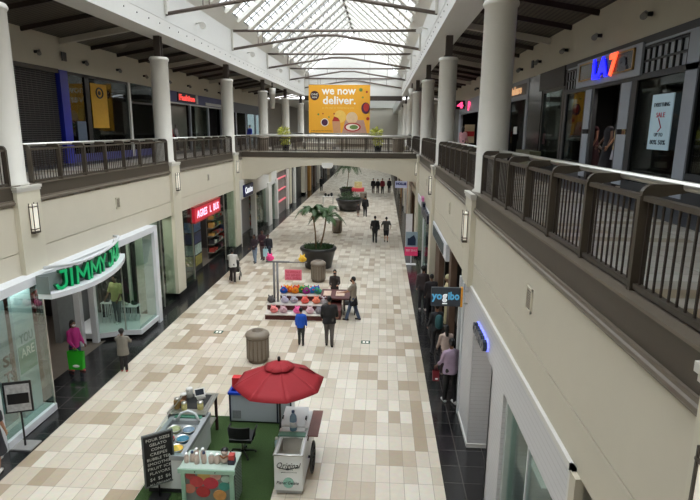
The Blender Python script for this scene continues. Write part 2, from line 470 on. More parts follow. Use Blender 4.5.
# ---------------------------------------------------------------- balcony railings
def railing(side, k, label, grp):
    sx = 1 if side == 'right' else -1
    y1 = colY(k + 1) - .48; y0 = colY(k) + .44
    xr = 2.30 if side == 'right' else -8.87
    t = thing('balcony_railing', (xr, y0, 5.955), label, 'railing', grp)
    n = 7; st = (y1 - y0) / n
    MB().bar((xr, y0, 6.79), (xr, y1, 6.79), .07, .045).build('top_bar', brown, t)
    MB().bar((xr, y0, 6.0), (xr, y1, 6.0), .07, .05).build('bottom_bar', brown, t)
    mb = MB(); m = int((y1 - y0) / .125)
    for i in range(m):
        y = y0 + (i + .5) * (y1 - y0) / m; mb.box(xr - .008, xr + .008, y - .009, y + .009, 6.0, 6.78)
    mb.build('balusters', dkbrown, t)
    xh = xr + sx * .33
    for i in range(n + 1):
        y = y0 + i * st
        p = MB().box(xr - .06, xr + .06, y - .03, y + .03, 5.955, 6.81).build('post', brown, t)
        prof = [(xr - sx * .05, 6.81)] + [(xr - sx * .05 + sx * .10 * (1 - math.cos(a)), 6.81 + .10 * math.sin(a)) for a in (.4, .8, 1.2, PI / 2)]
        prof += [(xh + sx * .05, 6.91), (xh + sx * .05, 6.85), (xr + sx * .05, 6.79)]
        if sx < 0: prof = prof[::-1]
        MB().prism(prof, y - .03, y + .03, 1).build('bracket', brown, p)
    MB().tube([(xh, y0 - .03, 6.895), (xh, y1 + .03, 6.895)], .044, 12).build('handrail', steel, t)
    return t
rl = railing('left', 0, 'bronze balcony railing before the rolled-down shutter of the upper left side', 'railings of the left balcony')
LN = ['', 'bronze balcony railing on the left, between the second and third columns', 'bronze balcony railing on the left, just before the footbridge joins', 'bronze balcony railing on the left, first one beyond the footbridge', 'bronze balcony railing on the left, farthest one']
for k in (1, 2, 3, 4):
    r_ = dup(rl, (rl.location.x, colY(k) + .44, 5.955), LN[k])
rl0 = dup(rl, (rl.location.x, colY(-1) + .44, 5.955), 'bronze balcony railing at the extreme left edge, beside the nearest left column')
rr = railing('right', -1, 'large near bronze balcony railing at right with steel handrail', 'railings of the right balcony')
RN = {0: 'bronze balcony railing on the right, just behind the thick nearest column', 1: 'bronze balcony railing on the right, ending where the footbridge joins', 2: 'bronze balcony railing on the right, first one beyond the footbridge', 3: 'bronze balcony railing on the right, farthest one'}
for k in (0, 1, 2, 3): dup(rr, (rr.location.x, colY(k) + .44, 5.955), RN[k])

# ---------------------------------------------------------------- footbridge
BY0, BY1 = 34.2, 38.4
def arch(x0, x1, zs, zc, n=22):
    return [(x0 + (x1 - x0) * i / n, zs + (zc - zs) * math.sin(PI * min(1, max(0, i / n))) ** .62) for i in range(n + 1)]
br = thing('footbridge', ((XL + XR) / 2, BY0, 5.2), 'beige arched footbridge crossing the mall below the yellow banner', 'footbridge')
ar = arch(-7.9, 1.3, 4.25, 5.17)
poly = [(XL, 5.65), (XL, 4.22), (-7.9, 4.22)] + ar + [(1.3, 4.22), (XR, 4.22), (XR, 5.65)]
mb = MB()
for y0, y1 in ((BY0, BY0 + .35), (BY1 - .35, BY1)): mb.prism(poly, y0, y1, 1)
mb.build('arched_side', beige, br)
MB().box(XL, XR, BY0 + .3, BY1 - .3, 5.22, 5.7).build('deck', beige, br)
MB().box(XL, XR, BY0 - .03, BY0 + .3, 5.62, 5.93).box(XL, XR, BY1 - .3, BY1 + .03, 5.62, 5.93).build('edge_band', brown, br)
MB().box(XL, XR, BY0 + .2, BY1 - .2, 5.7, ZU + .02).build('walkway', utiles, br)
MB().box(-3.75, -3.05, BY0 - .10, BY0 + .01, 5.06, 5.30).box(-3.68, -3.12, BY0 - .13, BY0, 4.98, 5.08).build('keystone', white, br)
def bridge_rail(y, sy, label):
    t = thing('bridge_railing', (RX, y, 5.93), label, 'railing', 'railings of the footbridge')
    x0, x1 = XL + .55, XR - .35
    MB().bar((x0, y, 6.78), (x1, y, 6.78), .06, .045).build('top_bar', brown, t)
    MB().bar((x0, y, 5.97), (x1, y, 5.97), .09, .05).build('bottom_bar', steel, t)
    mb = MB(); n = int((x1 - x0) / .13)
    for i in range(n): x = x0 + (i + .5) * (x1 - x0) / n; mb.box(x - .01, x + .01, y - .01, y + .01, 5.97, 6.78)
    mb.build('balusters', dkbrown, t)
    for i in range(8):
        x = x0 + (x1 - x0) * i / 7
        MB().box(x - .035, x + .035, y - .04, y + .04, 5.93, 6.86).build('post', brown, t)
    MB().tube([(x0, y + sy * .12, 6.93), (x1, y + sy * .12, 6.93)], .06, 12).build('handrail', mat('pale_rail', (214, 210, 202), .4, .2), t)
bridge_rail(BY0 + .12, 1, 'near railing of the footbridge with a pale steel handrail')
bridge_rail(BY1 - .12, -1, 'far railing of the footbridge, behind the potted plants')

# potted plants and bins on the bridge
def blob_leaves(mb, c, R, n, L, W, seed):
    rnd = random.Random(seed); c = Vector(c)
    for i in range(n):
        d = Vector((rnd.gauss(0, 1), rnd.gauss(0, 1), rnd.gauss(0, .9))).normalized()
        p = c + Vector((d.x * R[0], d.y * R[1], d.z * R[2])) * (rnd.random() ** .45)
        t = (d + Vector((rnd.uniform(-.6, .6), rnd.uniform(-.6, .6), rnd.uniform(-.3, .6)))).normalized()
        s = t.cross(Vector((rnd.uniform(-1, 1), rnd.uniform(-1, 1), 1))).normalized(); l = L * rnd.uniform(.6, 1.2)
        nn = s.cross(t)
        mb.add([p, p + t * l * .5 + s * W + nn * .01, p + t * l - nn * .02, p + t * l * .5 - s * W + nn * .01, p + t * l * .5 + nn * .03], [(0, 1, 4), (1, 2, 4), (2, 3, 4), (3, 0, 4)])
def bridge_plant(x, label, seed):
    y = BY0 + .62; z = ZU + .02
    t = thing('potted_plant', (x, y, z), label, 'potted plant', 'yellow-green plants on the footbridge')
    MB().lathe([(.17, 0), (.24, .42), (.26, .44), (.26, .5), (.22, .5), (.2, .46)], (x, y, z), 20).build('pot', blackgl, t)
    mb = MB()
    blob_leaves(mb, (x, y, z + .75), (.3, .28, .3), 150, .2, .035, seed)
    blob_leaves(mb, (x - .12, y, z + 1.25), (.36, .3, .28), 210, .22, .035, seed + 1)
    mb.build('foliage', leaf_y, t)
    ms = MB()
    for a in range(5): ms.tube([(x, y, z + .45), (x + .1 * math.cos(a * 1.3), y + .1 * math.sin(a * 1.3), z + .9), (x + .2 * math.cos(a * 1.3) - .1, y + .2 * math.sin(a * 1.3), z + 1.3)], .012, 5)
    ms.build('stem', mat('plant_stem', (90, 80, 40), .7), t)
bridge_plant(-6.1, 'yellow-green potted plant on the footbridge, left of the yellow banner', 3)
bridge_plant(-.28, 'yellow-green potted plant on the footbridge, at the lower right of the banner', 9)

# ---------------------------------------------------------------- round litter bins
bin_side = lined('bin_ribbed_stone', (112, 98, 84), (74, 62, 52), 2, .5, .02, .7, 0, .3)
bin_top = mat('bin_top', (128, 116, 102), .5, var=.08)
def litter_bin(loc, label, grp='round litter bins'):
    t = thing('litter_bin', loc, label, 'litter bin', grp); x, y, z = loc
    MB().lathe([(.29, 0), (.31, .03), (.31, .09), (.33, .1), (.355, .82), (.34, .84)], loc, 28).build('body', bin_side, t)
    mb = MB()
    for i in range(16):
        a = 2 * PI * i / 16; mb.obox((x + .345 * math.cos(a), y + .345 * math.sin(a), z + .46), (.03, .085, .66), a)
    mb.build('slat_panel', bin_top, t)
    MB().lathe([(.37, .84), (.385, .87), (.385, .92), (.36, .97), (.27, 1.03), (.2, 1.05), (.17, 1.03), (.165, .9)], loc, 28).build('lid', bin_top, t)
    MB().lathe([(.0, .92), (.165, .92)], loc, 20).build('opening', black, t)
    return t
b0 = litter_bin((-3.88, 16.3, 0), 'brown round litter bin standing alone nearest the camera')
dup(b0, (-3.03, 25.9, 0), 'brown round litter bin in front of the big palm pot')
dup(b0, (-3.16, 38.9, 0), 'brown round litter bin on open floor beyond the big palm')
dup(b0, (-1.86, 56.5, 0), 'brown round litter bin beside the red and white far cart')
dup(b0, (-7.6, 35.0, ZU + .02), 'grey round bin standing on the left end of the footbridge')
dup(b0, (1.0, 35.2, ZU + .02), 'grey round bin standing on the right end of the footbridge')

# ---------------------------------------------------------------- wall lamps and vents
lampglow = mat('lamp_glass', (244, 238, 224), .5, emit=.22, var=.02)
def sconce(side, y, label, grp):
    sx = 1 if side == 'right' else -1; f = (PR if side == 'right' else PL)
    t = thing('wall_lamp', (f, y, 4.78), label, 'wall lamp', grp)
    a = f - sx * .10
    MB().box(*sorted((f - sx * .02, a)), y - .10, y + .10, 4.80, 5.46).build('diffuser', lampglow, t)
    mb = MB()
    for yy in (-.105, .105):
        for xx in (f - sx * .015, a - sx * .008): mb.box(xx - .008, xx + .008, y + yy - .009, y + yy + .009, 4.76, 5.50)
    for z in (4.84, 5.40): mb.box(*sorted((f - sx * .0, a - sx * .018)), y - .118, y + .118, z, z + .022)
    mb.box(*sorted((f, a - sx * .02)), y - .11, y + .11, 4.74, 4.78)
    mb.build('frame', brown, t)
    return t
s0 = sconce('left', colY(0) + .02, 'framed wall lamp on the left pilaster above the green sign', 'wall lamps on the left')
for k in range(1, 5): dup(s0, (PL, colY(k), 4.78), 'framed wall lamp on a left pilaster, %s from the camera' % ORD[k])
s1 = sconce('right', 2.98, 'framed wall lamp at the bottom right corner of the view', 'wall lamps on the right')
for k in range(0, 5): dup(s1, (PR, colY(k), 4.78), 'framed wall lamp on a right pilaster, %s from the camera' % ORD[k + 1])
vent_m = lined('vent_louvre', (160, 150, 132), (70, 62, 54), 2, .035, .45, .5)
def vent(side, y, z, label):
    sx = 1 if side == 'right' else -1; f = (XR if side == 'right' else XL)
    t = thing('wall_vent', (f, y, z), label, 'vent', 'small vents in the balcony fascia')
    MB().box(*sorted((f + sx * .01, f - sx * .015)), y - .12, y + .12, z - .16, z + .16).build('louvre', vent_m, t)
    mb = MB()
    for a, b, c, d in ((-.14, .14, .15, .18), (-.14, .14, -.18, -.15), (-.14, -.11, -.18, .18), (.11, .14, -.18, .18)):
        mb.box(*sorted((f, f - sx * .025)), y + a, y + b, z + c, z + d)
    mb.build('frame', pier_m, t)
VS = [('left', 17.7, 4.88), ('left', 27.4, 4.9), ('right', 7.7, 4.97), ('right', 17.35, 4.95), ('right', 26.6, 4.9)]
for i, (s_, y, z) in enumerate(VS):
    vent(s_, y, z, ['small square vent in the left fascia above the green sign', 'small square vent in the left fascia above the red sign', 'square vent in the right fascia below the near railing', 'small square vent in the right fascia past the nearest right wall lamp', 'farthest small vent in the right fascia before the footbridge'][i])

# ---------------------------------------------------------------- yellow banner
ban_y = mat('banner_yellow', (240, 172, 46), .6, var=.03)
bt = thing('hanging_banner', (-3.33, 42.4, 7.06), 'large yellow hanging banner reading we now deliver with pictured food', 'banner')
MB().box(-5.63, -1.0, 42.38, 42.42, 7.06, 10.6).build('cloth', ban_y, bt)
wl = mat('banner_white', (250, 246, 236), .6, var=.02)
def bdisc(c, r, m, nm, sx=1., sz=1., dy=0.):
    mb = MB(); n = 28
    mb.prism([(c[0] + r * sx * math.cos(2 * PI * i / n), c[1] + r * sz * math.sin(2 * PI * i / n)) for i in range(n)][::-1], 42.365 - dy, 42.379, 1); return mb.build(nm, m, bt)
lettering('we now', .80, (-4.62, 42.375, 9.92), (1, 0, 0), width=2.55, m=wl, parent=bt, bold=.018, name='heading_upper')
lettering('deliver.', .80, (-4.58, 42.375, 9.22), (1, 0, 0), width=2.50, m=wl, parent=bt, bold=.018, name='heading_lower')
lettering('at the mall or delivered to you', .2, (-4.6, 42.375, 8.88), (1, 0, 0), width=2.4, m=mat('banner_pale', (250, 205, 110), .6), parent=bt, name='small_line')
lettering('order online at the mall shops', .13, (-5.45, 42.375, 7.2), (1, 0, 0), width=1.6, m=mat('banner_dark', (70, 40, 20), .6), parent=bt, name='foot_line')
bdisc((-5.18, 9.82), .34, mat('banner_maroon', (62, 26, 34), .6), 'round_badge')
lettering('DINE', .2, (-5.42, 42.36, 9.84), (1, 0, 0), width=.48, m=wl, parent=bt, name='badge_word')
lettering('NOW', .2, (-5.38, 42.36, 9.62), (1, 0, 0), width=.4, m=wl, parent=bt, name='badge_word')
mpl = mat('banner_plate_white', (240, 228, 214), .6); mpu = mat('banner_purple', (78, 30, 62), .6); mre = mat('banner_red', (178, 48, 36), .6)
mfo = mat('banner_food_tan', (205, 150, 108), .6); mpk = mat('banner_tray', (190, 148, 132), .6); mgn = mat('banner_green', (110, 140, 70), .6)
bdisc((-4.42, 7.86), .30, mpl, 'dish_rim'); bdisc((-4.42, 7.86), .24, mpu, 'dish', dy=.004)
bdisc((-1.32, 8.92), .42, mpu, 'berry_bowl', .78, 1.); bdisc((-1.28, 8.98), .3, mre, 'berries', .7, 1., .004)
bdisc((-2.35, 8.2), .44, mat('banner_bun', (226, 192, 150), .6), 'bun'); bdisc((-3.25, 8.3), .46, mat('banner_pasta', (240, 196, 96), .6), 'pasta', dy=.002)
mb = MB().prism([(-3.1, 7.08), (-2.85, 8.02), (-1.45, 8.05), (-1.2, 7.08)], 42.366, 42.379, 1); mb.build('tray', mpk, bt)
bdisc((-2.3, 7.52), .6, mre, 'sub_roll', 1.05, .55, .003); bdisc((-2.3, 7.52), .5, mpl, 'roll_bread', 1.02, .48, .005); bdisc((-2.2, 7.52), .32, mgn, 'salad', 1., .5, .007)
mb = MB().prism([(-3.75, 7.1), (-3.85, 7.95), (-3.25, 7.95), (-3.2, 7.1)], 42.362, 42.379, 1); mb.build('cup', mfo, bt)
MB().prism([(-3.85, 7.95), (-3.7, 8.3), (-3.4, 8.2), (-3.25, 7.95)], 42.362, 42.379, 1).build('fries', mre, bt)
for i, (x, z, r) in enumerate(((-4.9, 8.45, .07), (-4.55, 8.5, .05), (-4.1, 8.25, .06), (-3.7, 8.5, .06), (-1.7, 10.25, .13), (-1.25, 10.1, .08), (-1.55, 9.7, .07), (-1.15, 8.15, .12))):
    bdisc((x, z), r, mre if i % 2 else mgn, 'berry', dy=.003)
MB().tube([(-5.6, 42.4, 10.6), (-5.6, 42.4, 12.78)], .01, 5).tube([(-1.05, 42.4, 10.6), (-1.05, 42.4, 12.78)], .01, 5).build('hanging_wire', truss_m, bt)
MB().tube([(-5.66, 42.4, 10.62), (-.97, 42.4, 10.62)], .03, 8).tube([(-5.66, 42.4, 7.06), (-.97, 42.4, 7.06)], .03, 8).build('rod', steel, bt)

# cone pendants on the girders
def pend(x, label):
    t = thing('cone_lamp', (x, 45.2, 8.95), label, 'lamp', 'white cone lamps beyond the banner')
    MB().lathe([(.0, 0), (.17, 0), (.2, .5), (.205, .5), (.235, 1.05), (.24, 1.05), (.27, 1.6), (.0, 1.62)], (x, 45.2, 8.95), 20).build('shade', white, t)
    MB().box(x - .05, x + .05, 45.15, 45.25, 10.55, 10.96).build('bracket', dkbrown, t)
pend(-8.95, 'white cone-shaped lamp hanging beyond the left end of the banner')
pend(2.25, 'white cone-shaped lamp hanging beyond the right end of the banner')
# spotlight heads on the clerestory walls
def spot(side, y, label):
    sx = 1 if side == 'right' else -1; x = 2.03 if side == 'right' else -8.73
    t = thing('spotlight', (x, y, 12.1), label, 'spotlight', 'wall spotlights above the girders')
    MB().tube([(x, y, 12.05), (x - sx * .3, y, 12.12), (x - sx * .36, y, 12.0)], .035, 8).build('arm', white, t)
    MB().tube([(x - sx * .36, y + .05, 12.03), (x - sx * .42, y - .3, 11.92)], [.11, .15], 12).build('head', white, t)
i = 0
for k in range(1, 5):
    spot('left', colY(k) + 3.6, 'white spotlight on the left clerestory wall, %s from the camera' % ORD[k - 1])
    spot('right', colY(k) + 5.0, 'white spotlight on the right clerestory wall, %s from the camera' % ORD[k - 1])

# gimbal lights on the bulkheads of the upper floor
def gimbal(side, y, label, grp):
    sx = 1 if side == 'right' else -1; W = WR if side == 'right' else WL
    t = thing('bulkhead_light', (W, y, 10.12), label, 'light', grp)
    MB().tube([(W, y, 10.12), (W - sx * .16, y, 10.12)], [.06, .05], 10).build('base', black, t)
    MB().tube([(W - sx * .12, y + .1, 10.17), (W - sx * .26, y - .14, 10.04)], [.05, .085], 12).build('head', mat('lamp_head_grey', (120, 118, 114), .4), t)
    return t
g0 = gimbal('right', 14.4, 'small silver bulkhead light over the right upper shops, nearest', 'bulkhead lights on the right')
for i, y in enumerate((17.5, 20.5, 23.8, 26.8, 29.3, 32.4, 35.5, 38.6)): dup(g0, (WR, y, 10.12), 'small silver bulkhead light over the right upper shops, %s from the camera' % ORD[i + 1])
g1 = gimbal('left', 21.0, 'small silver bulkhead light over the left upper shops, nearest', 'bulkhead lights on the left')
for i, y in enumerate((24.4, 27.5, 30.6, 34.0, 37.5, 41.1, 44.5)): dup(g1, (WL, y, 10.12), 'small silver bulkhead light over the left upper shops, %s from the camera' % ORD[i + 1])
g1b = MB().box(WL - .01, WL + .06, 22.75, 23.05, 10.0, 10.35).build('speaker_grille', dkgrey); tag(g1b, 'small dark speaker box on the left bulkhead above the shutter', 'speaker')
g1c = MB().box(WR - .06, WR + .01, 24.9, 25.15, 10.0, 10.3).build('speaker_grille', dkgrey); tag(g1c, 'small dark speaker box on the right bulkhead above the black pillar', 'speaker')

# ---------------------------------------------------------------- distant drum and crossing
MB_ = MB().lathe([(2.15, 0), (2.15, 1.0), (2.2, 1.0), (2.2, 1.15)], (-3.05, 61.5, 5.85), 48)
tag(MB_.build('round_counter', lined('ribbed_white', (208, 204, 196), (150, 146, 140), 0, .25, .12, .5)), 'pale round ribbed counter beyond the footbridge, under the banner', 'counter')
# ---------------------------------------------------------------- upper right shopfronts (x = WR, facing -x)
def bxR(mb, y0, y1, z0, z1, d0=0., d1=.12): return mb.box(WR + d0, WR + d1, y0, y1, z0, z1)
def bxL(mb, y0, y1, z0, z1, d0=0., d1=.12): return mb.box(WL - d1, WL - d0, y0, y1, z0, z1)
struct('wall_upper_back_right', MB().box(10.0, 10.2, -3, 64, ZU, 11), darkint)
struct('wall_upper_back_left', MB().box(-17.2, -17.0, -3, 64, ZU, 11), darkint)
struct('ceiling_shops_right', MB().box(WR + .3, 10, -3, 64, 9.62, 9.8), darkint)
struct('ceiling_shops_left', MB().box(-17, WL - .3, -3, 64, 9.62, 9.8), darkint)
for i, y in enumerate((20.5, 25.3, 34.0, 50.0)): struct('wall_partition_right_%d' % i, MB().box(WR + .5, 10, y - .1, y + .1, ZU, 9.62), darkint)
for i, y in enumerate((17.0, 22.4, 33.8, 45.5, 56)): struct('wall_partition_left_%d' % i, MB().box(-17, WL - .5, y - .1, y + .1, ZU, 9.62), darkint)
# dress shop with panel frames
t = thing('dress_shop_front', (WR, 16.2, ZU), 'grey panelled shopfront with lit blue and red lettering, upper right', 'shopfront')
mb = MB(); bxR(mb, 12.0, 12.5, ZU, 9.62); bxR(mb, 8.0, 20.4, 9.45, 9.62, -.04); bxR(mb, 8, 20.4, 8.62, 8.76, -.03)
bxR(mb, 14.78, 15.08, ZU, 8.66); bxR(mb, 17.62, 17.8, ZU, 8.66); bxR(mb, 18.3, 18.42, ZU, 8.66); bxR(mb, 15.66, 15.78, ZU, 8.66); bxR(mb, 20.2, 20.45, ZU, 9.62)
bxR(mb, 12.5, 14.8, ZU, 6.1); bxR(mb, 18.4, 20.2, ZU, 6.1); bxR(mb, 9, 12.0, ZU, 6.5)
mb.build('frame', dkgrey, t)
mb = MB(); bxR(mb, 15.08, 15.66, ZU + .1, 7.28, -.02, .1); bxR(mb, 15.08, 15.66, 7.42, 8.62, -.02, .1); bxR(mb, 17.8, 18.3, ZU + .1, 7.28, -.02, .1); bxR(mb, 17.8, 18.3, 7.42, 8.62, -.02, .1)
bxR(mb, 12.02, 12.48, ZU + .1, 9.4, -.03, .1)
split_build(mb, 'pier_panel', greypan, t)
mb = MB(); bxR(mb, 14.5, 19.1, 8.72, 9.5, -.09, .02); mb.build('sign_board', greypan, t)
mb = MB(); bxR(mb, 14.9, 18.7, 8.93, 9.38, -.12, -.05); mb.build('sign_face', mat('sign_black', (24, 24, 26), .25), t)
mb = MB()
for a, b, c, d in ((14.85, 18.75, 9.38, 9.42), (14.85, 18.75, 8.89, 8.93), (14.85, 14.9, 8.89, 9.42), (18.7, 18.75, 8.89, 9.42)): bxR(mb, a, b, c, d, -.14, -.05)
mb.build('sign_frame', mat('gold_trim', (168, 132, 74), .35, .6), t)
lettering('LA', .74, (WR - .15, 17.55, 8.90), (0, -1, 0), width=1.15, m=mat('blue_neon', (24, 26, 255), .4, emit=1.9), parent=t, bold=.035, depth=.03, name='sign_letters')
lettering('7', .74, (WR - .15, 16.3, 8.90), (0, -1, 0), width=.5, m=mat('red_neon', (255, 84, 50), .4, emit=1.5), parent=t, bold=.04, depth=.03, name='sign_letters')
lettering('a', .66, (WR - .14, 15.7, 8.94), (0, -1, 0), width=.5, m=mat('unlit_letter', (84, 90, 104), .4), parent=t, bold=.03, depth=.02, name='unlit_letter')
def transom(y0, y1, n, nm):
    mb = MB(); bxR(mb, y0, y1, 8.76, 9.33, .02, .05); mb.build(nm, mat('frosted_pane', (168, 172, 178), .35), t)
    mb = MB()
    for i in range(n + 1): y = y0 + (y1 - y0) * i / n; bxR(mb, y - .018, y + .018, 8.7, 9.38, -.03, .05)
    for z in (9.04, 9.35): bxR(mb, y0, y1, z - .025, z + .025, -.03, .05)
    mb.build('glazing_bars', black, t)
transom(12.5, 14.5, 7, 'transom_panes'); transom(19.1, 20.2, 4, 'transom_panes'); transom(9.5, 12.0, 8, 'transom_panes')
mb = MB(); bxR(mb, 9.5, 14.5, 9.4, 9.56, -.03, .02); bxR(mb, 19.1, 20.2, 9.4, 9.56, -.03, .02); split_build(mb, 'upper_panel', greypan, t)
mb = MB(); bxR(mb, 12.5, 14.8, 6.1, 8.64, .04, .06); bxR(mb, 18.42, 20.2, 6.1, 8.64, .04, .06); bxR(mb, 9, 12, 6.5, 8.64, .04, .06); split_build(mb, 'display_glass', gldark, t)
struct('door_1', MB().box(WR + 1.6, WR + 1.7, 15.6, 16.2, ZU, 8.6).box(WR + 1.6, WR + 1.7, 16.75, 17.8, ZU, 8.6), mat('dark_door_panel', (70, 70, 72), .5))
struct('wall_shop_divider', MB().box(WR + 1.7, WR + 1.8, 9, 20.3, ZU, 9.6), darkint)
# hanging poster in the window
p = thing('window_poster', (WR - .03, 13.22, 6.95), 'pale blue sale poster hanging in the window of the dress shop', 'poster')
MB().box(WR - .06, WR - .035, 12.75, 13.72, 6.95, 8.2).build('sheet', mat('poster_blue', (176, 202, 214), .5, emit=.12, var=.04), p)
pk = mat('poster_ink', (40, 62, 78), .6); pr_ = mat('poster_red', (190, 60, 80), .6)
for txt, z, h, w, mm in (('EVERYTHING', 7.92, .13, .72, pk), ('SALE', 7.68, .16, .4, pr_), ('UP TO', 7.25, .12, .4, pk), ('80% 50%', 7.07, .15, .72, pk)):
    lettering(txt, h, (WR - .065, 13.24, z), (0, -1, 0), width=w, m=mm, parent=p, center=True, name='poster_text')
MB().tube([(WR - .07, 13.3, 7.66), (WR - .07, 13.15, 7.45), (WR - .07, 13.28, 7.36)], .012, 5).build('poster_drawing', pr_, p)

# dark shop beside it
t = thing('dark_shop_front', (WR, 22.8, ZU), 'shopfront with brown header board and black pillar, beside the dress shop', 'shopfront')
mb = MB(); bxR(mb, 20.5, 23.6, 8.92, 9.62, -.05); mb.build('header_board', mat('dark_board', (52, 47, 44), .6, var=.25), t)
mb = MB(); bxR(mb, 23.2, 25.2, ZU, 9.62, -.03, .3); mb.build('pillar', blackgl, t)
mb = MB(); bxR(mb, 20.5, 20.7, ZU, 8.9); bxR(mb, 23.05, 23.2, ZU, 8.9); bxR(mb, 20.5, 23.2, ZU, 6.1); bxR(mb, 20.5, 23.2, 8.82, 8.92)
mb.build('frame', black, t)
mb = MB(); bxR(mb, 20.7, 23.05, 6.1, 8.82, .04, .06); split_build(mb, 'display_glass', gl, t)
struct('wall_display_back', MB().box(WR + 1.5, WR + 1.6, 20.6, 23.2, ZU, 8.9), intwall)
sh = thing('display_shelf', (WR + 1.1, 21.8, ZU), 'lit white display shelf with jars inside the window beside the black pillar', 'shelf')
mb = MB()
for z in (6.5, 7.05, 7.6, 8.15): mb.box(WR + .8, WR + 1.4, 20.9, 22.9, z, z + .04)
mb.build('shelf_boards', intwhite, sh)
mb = MB().box(WR + 1.36, WR + 1.4, 20.9, 22.9, ZU, 8.6).box(WR + .8, WR + 1.4, 20.86, 20.9, ZU, 8.6).box(WR + .8, WR + 1.4, 22.9, 22.94, ZU, 8.6); mb.build('shelf_case', intwhite, sh)
rnd = random.Random(4); jar = None; JC = [mat('jar_%d' % i, c, .4) for i, c in enumerate(((190, 170, 120), (90, 110, 130), (170, 80, 60), (210, 210, 200)))]
sn = ['bottom', 'second', 'third', 'top']
for si, z in enumerate((6.54, 7.09, 7.64, 8.19)):
    for j in range(7):
        y = 21.05 + j * .28; h = rnd.uniform(.14, .3)
        o = MB().lathe([(.06, 0), (.07, .02), (.07, h * .75), (.04, h * .85), (.04, h)], (WR + 1.0, y, z), 10).build('display_jar', JC[(si + j) % 4])
        tag(o, 'small jar on the %s board of the white shelf beside the black pillar' % sn[si], 'jar', 'jars on the %s board of the lit shelf' % sn[si])
# bench-like green box seen before the black pillar
o = MB().box(WR - .5, WR - .06, 22.6, 24.9, ZU, 6.55).build('planter_box', mat('olive_box', (104, 100, 76), .6)); tag(o, 'low olive box standing in front of the black pillar upstairs', 'box')

t = thing('sign_shop_front', (WR, 27.2, ZU), 'black shopfront with brown and gold sign, just right of the thick column', 'shopfront')
mb = MB(); bxR(mb, 25.3, 25.7, ZU, 9.62, -.04); bxR(mb, 28.9, 29.2, ZU, 9.62, -.04); bxR(mb, 25.3, 29.2, 8.75, 8.95, -.06); bxR(mb, 25.3, 29.2, 9.45, 9.62, -.06); split_build(mb, 'frame', greyfr, t)
mb = MB(); bxR(mb, 25.7, 28.9, 8.95, 9.45, -.05, 0); mb.build('sign_board', mat('sign_brown', (52, 36, 26), .4), t)
lettering('Bakers', .5, (WR - .09, 28.6, 9.05), (0, -1, 0), width=2.2, m=mat('sign_gold', (226, 176, 128), .4, emit=.5), parent=t, bold=.02, depth=.03, name='sign_letters')
mb = MB(); bxR(mb, 25.7, 28.9, ZU, 8.75, .04, .06); split_build(mb, 'display_glass', gldark, t)
nb = MB().box(WR + .02, WR + .035, 27.2, 27.9, 7.2, 7.55).build('paper_notice', intwhite); tag(nb, 'white paper notice taped inside the black shop window upstairs', 'notice')
struct('wall_plain_right', MB().box(WR, WR + .1, 29.2, 38, ZU, 9.62), mat('mall_wall_grey', (120, 116, 110), .6))
# pink-lettered shop
t = thing('pink_sign_shop_front', (WR, 43, ZU), 'grey shopfront with glowing pink letters, upper right in the distance', 'shopfront')
mb = MB(); bxR(mb, 38, 47, 8.6, 9.62, -.05); bxR(mb, 46.3, 47.5, ZU, 9.62, -.05); bxR(mb, 38, 38.4, ZU, 9.0); mb.build('frame', greypan, t)
pink = mat('pink_neon', (255, 70, 120), .4, emit=1.6)
lettering('P', .8, (WR - .1, 42.4, 8.85), (0, -1, 0), width=.9, m=pink, parent=t, bold=.05, depth=.03, name='sign_letters')
lettering('A', .7, (WR - .1, 44.6, 6.9), (0, -1, 0), width=.7, m=pink, parent=t, bold=.05, depth=.03, name='sign_letters')
mb = MB(); bxR(mb, 38.4, 41.0, ZU, 8.6, .5, .6); mb.build('door_leaf', mat('door_wood', (104, 74, 52), .5), t)
o = thing('blade_sign', (5.95, 44, 8.95), 'small black blade sign with pink letter, projecting from the right upper wall', 'sign')
MB().box(5.6, 6.3, 43.95, 44.05, 8.95, 9.6).box(6.3, 6.4, 43.97, 44.03, 9.2, 9.3).build('panel', black, o)
lettering('4', .6, (5.72, 43.94, 9.05), (1, 0, 0), width=.45, m=pink, parent=o, bold=.03, name='sign_letter')
pp = thing('sales_poster_stand', (5.3, 34.5, ZU), 'red and cream poster stand beside the woman in pink upstairs', 'sign stand')
MB().box(5.0, 5.6, 34.48, 34.52, 6.6, 7.7).build('panel', mat('poster_cream', (220, 196, 160), .6), pp)
MB().box(5.02, 5.58, 34.46, 34.48, 7.0, 7.3).build('red_band', mat('poster_band', (200, 46, 50), .6), pp)
MB().box(5.27, 5.33, 34.48, 34.52, ZU, 6.6).box(5.1, 5.5, 34.35, 34.65, ZU, ZU + .03).build('stand', dkgrey, pp)
struct('wall_far_right', MB().box(WR, WR + .1, 47.5, 64, ZU, 9.62), mat('mall_wall_far', (96, 92, 88), .6))

# ---------------------------------------------------------------- upper left shopfronts (x = WL, facing +x)
t = thing('roller_shutter', (WL, 19.8, ZU), 'dark rolled-down grille shutter on the upper left', 'shutter')
mb = MB(); bxL(mb, 14.5, 22.35, ZU, 9.62, .1, .13); mb.build('grille_back', mat('grille_dark', (40, 38, 38), .5), t)
mb = MB()
for i in range(46): z = ZU + .05 + i * .082; mb.tube([(WL - .06, 14.6, z), (WL - .06, 22.3, z)], .012, 5)
for i in range(26): y = 14.7 + i * .3; mb.box(WL - .07, WL - .05, y - .006, y + .006, ZU, 9.6)
mb.build('grille_bars', mat('grille_steel', (104, 100, 98), .4, .5), t)
mb = MB(); bxL(mb, 14.5, 22.4, 9.48, 9.64, -.03, .2); mb.build('header', brown, t)
t = thing('blue_shop_front', (WL, 28, ZU), 'empty glazed shopfront with blue end frame on the upper left', 'shopfront')
blue = mat('blue_frame', (28, 40, 150), .4)
mb = MB(); bxL(mb, 22.42, 22.98, ZU, 9.62, -.06, .2); mb.build('end_frame', blue, t)
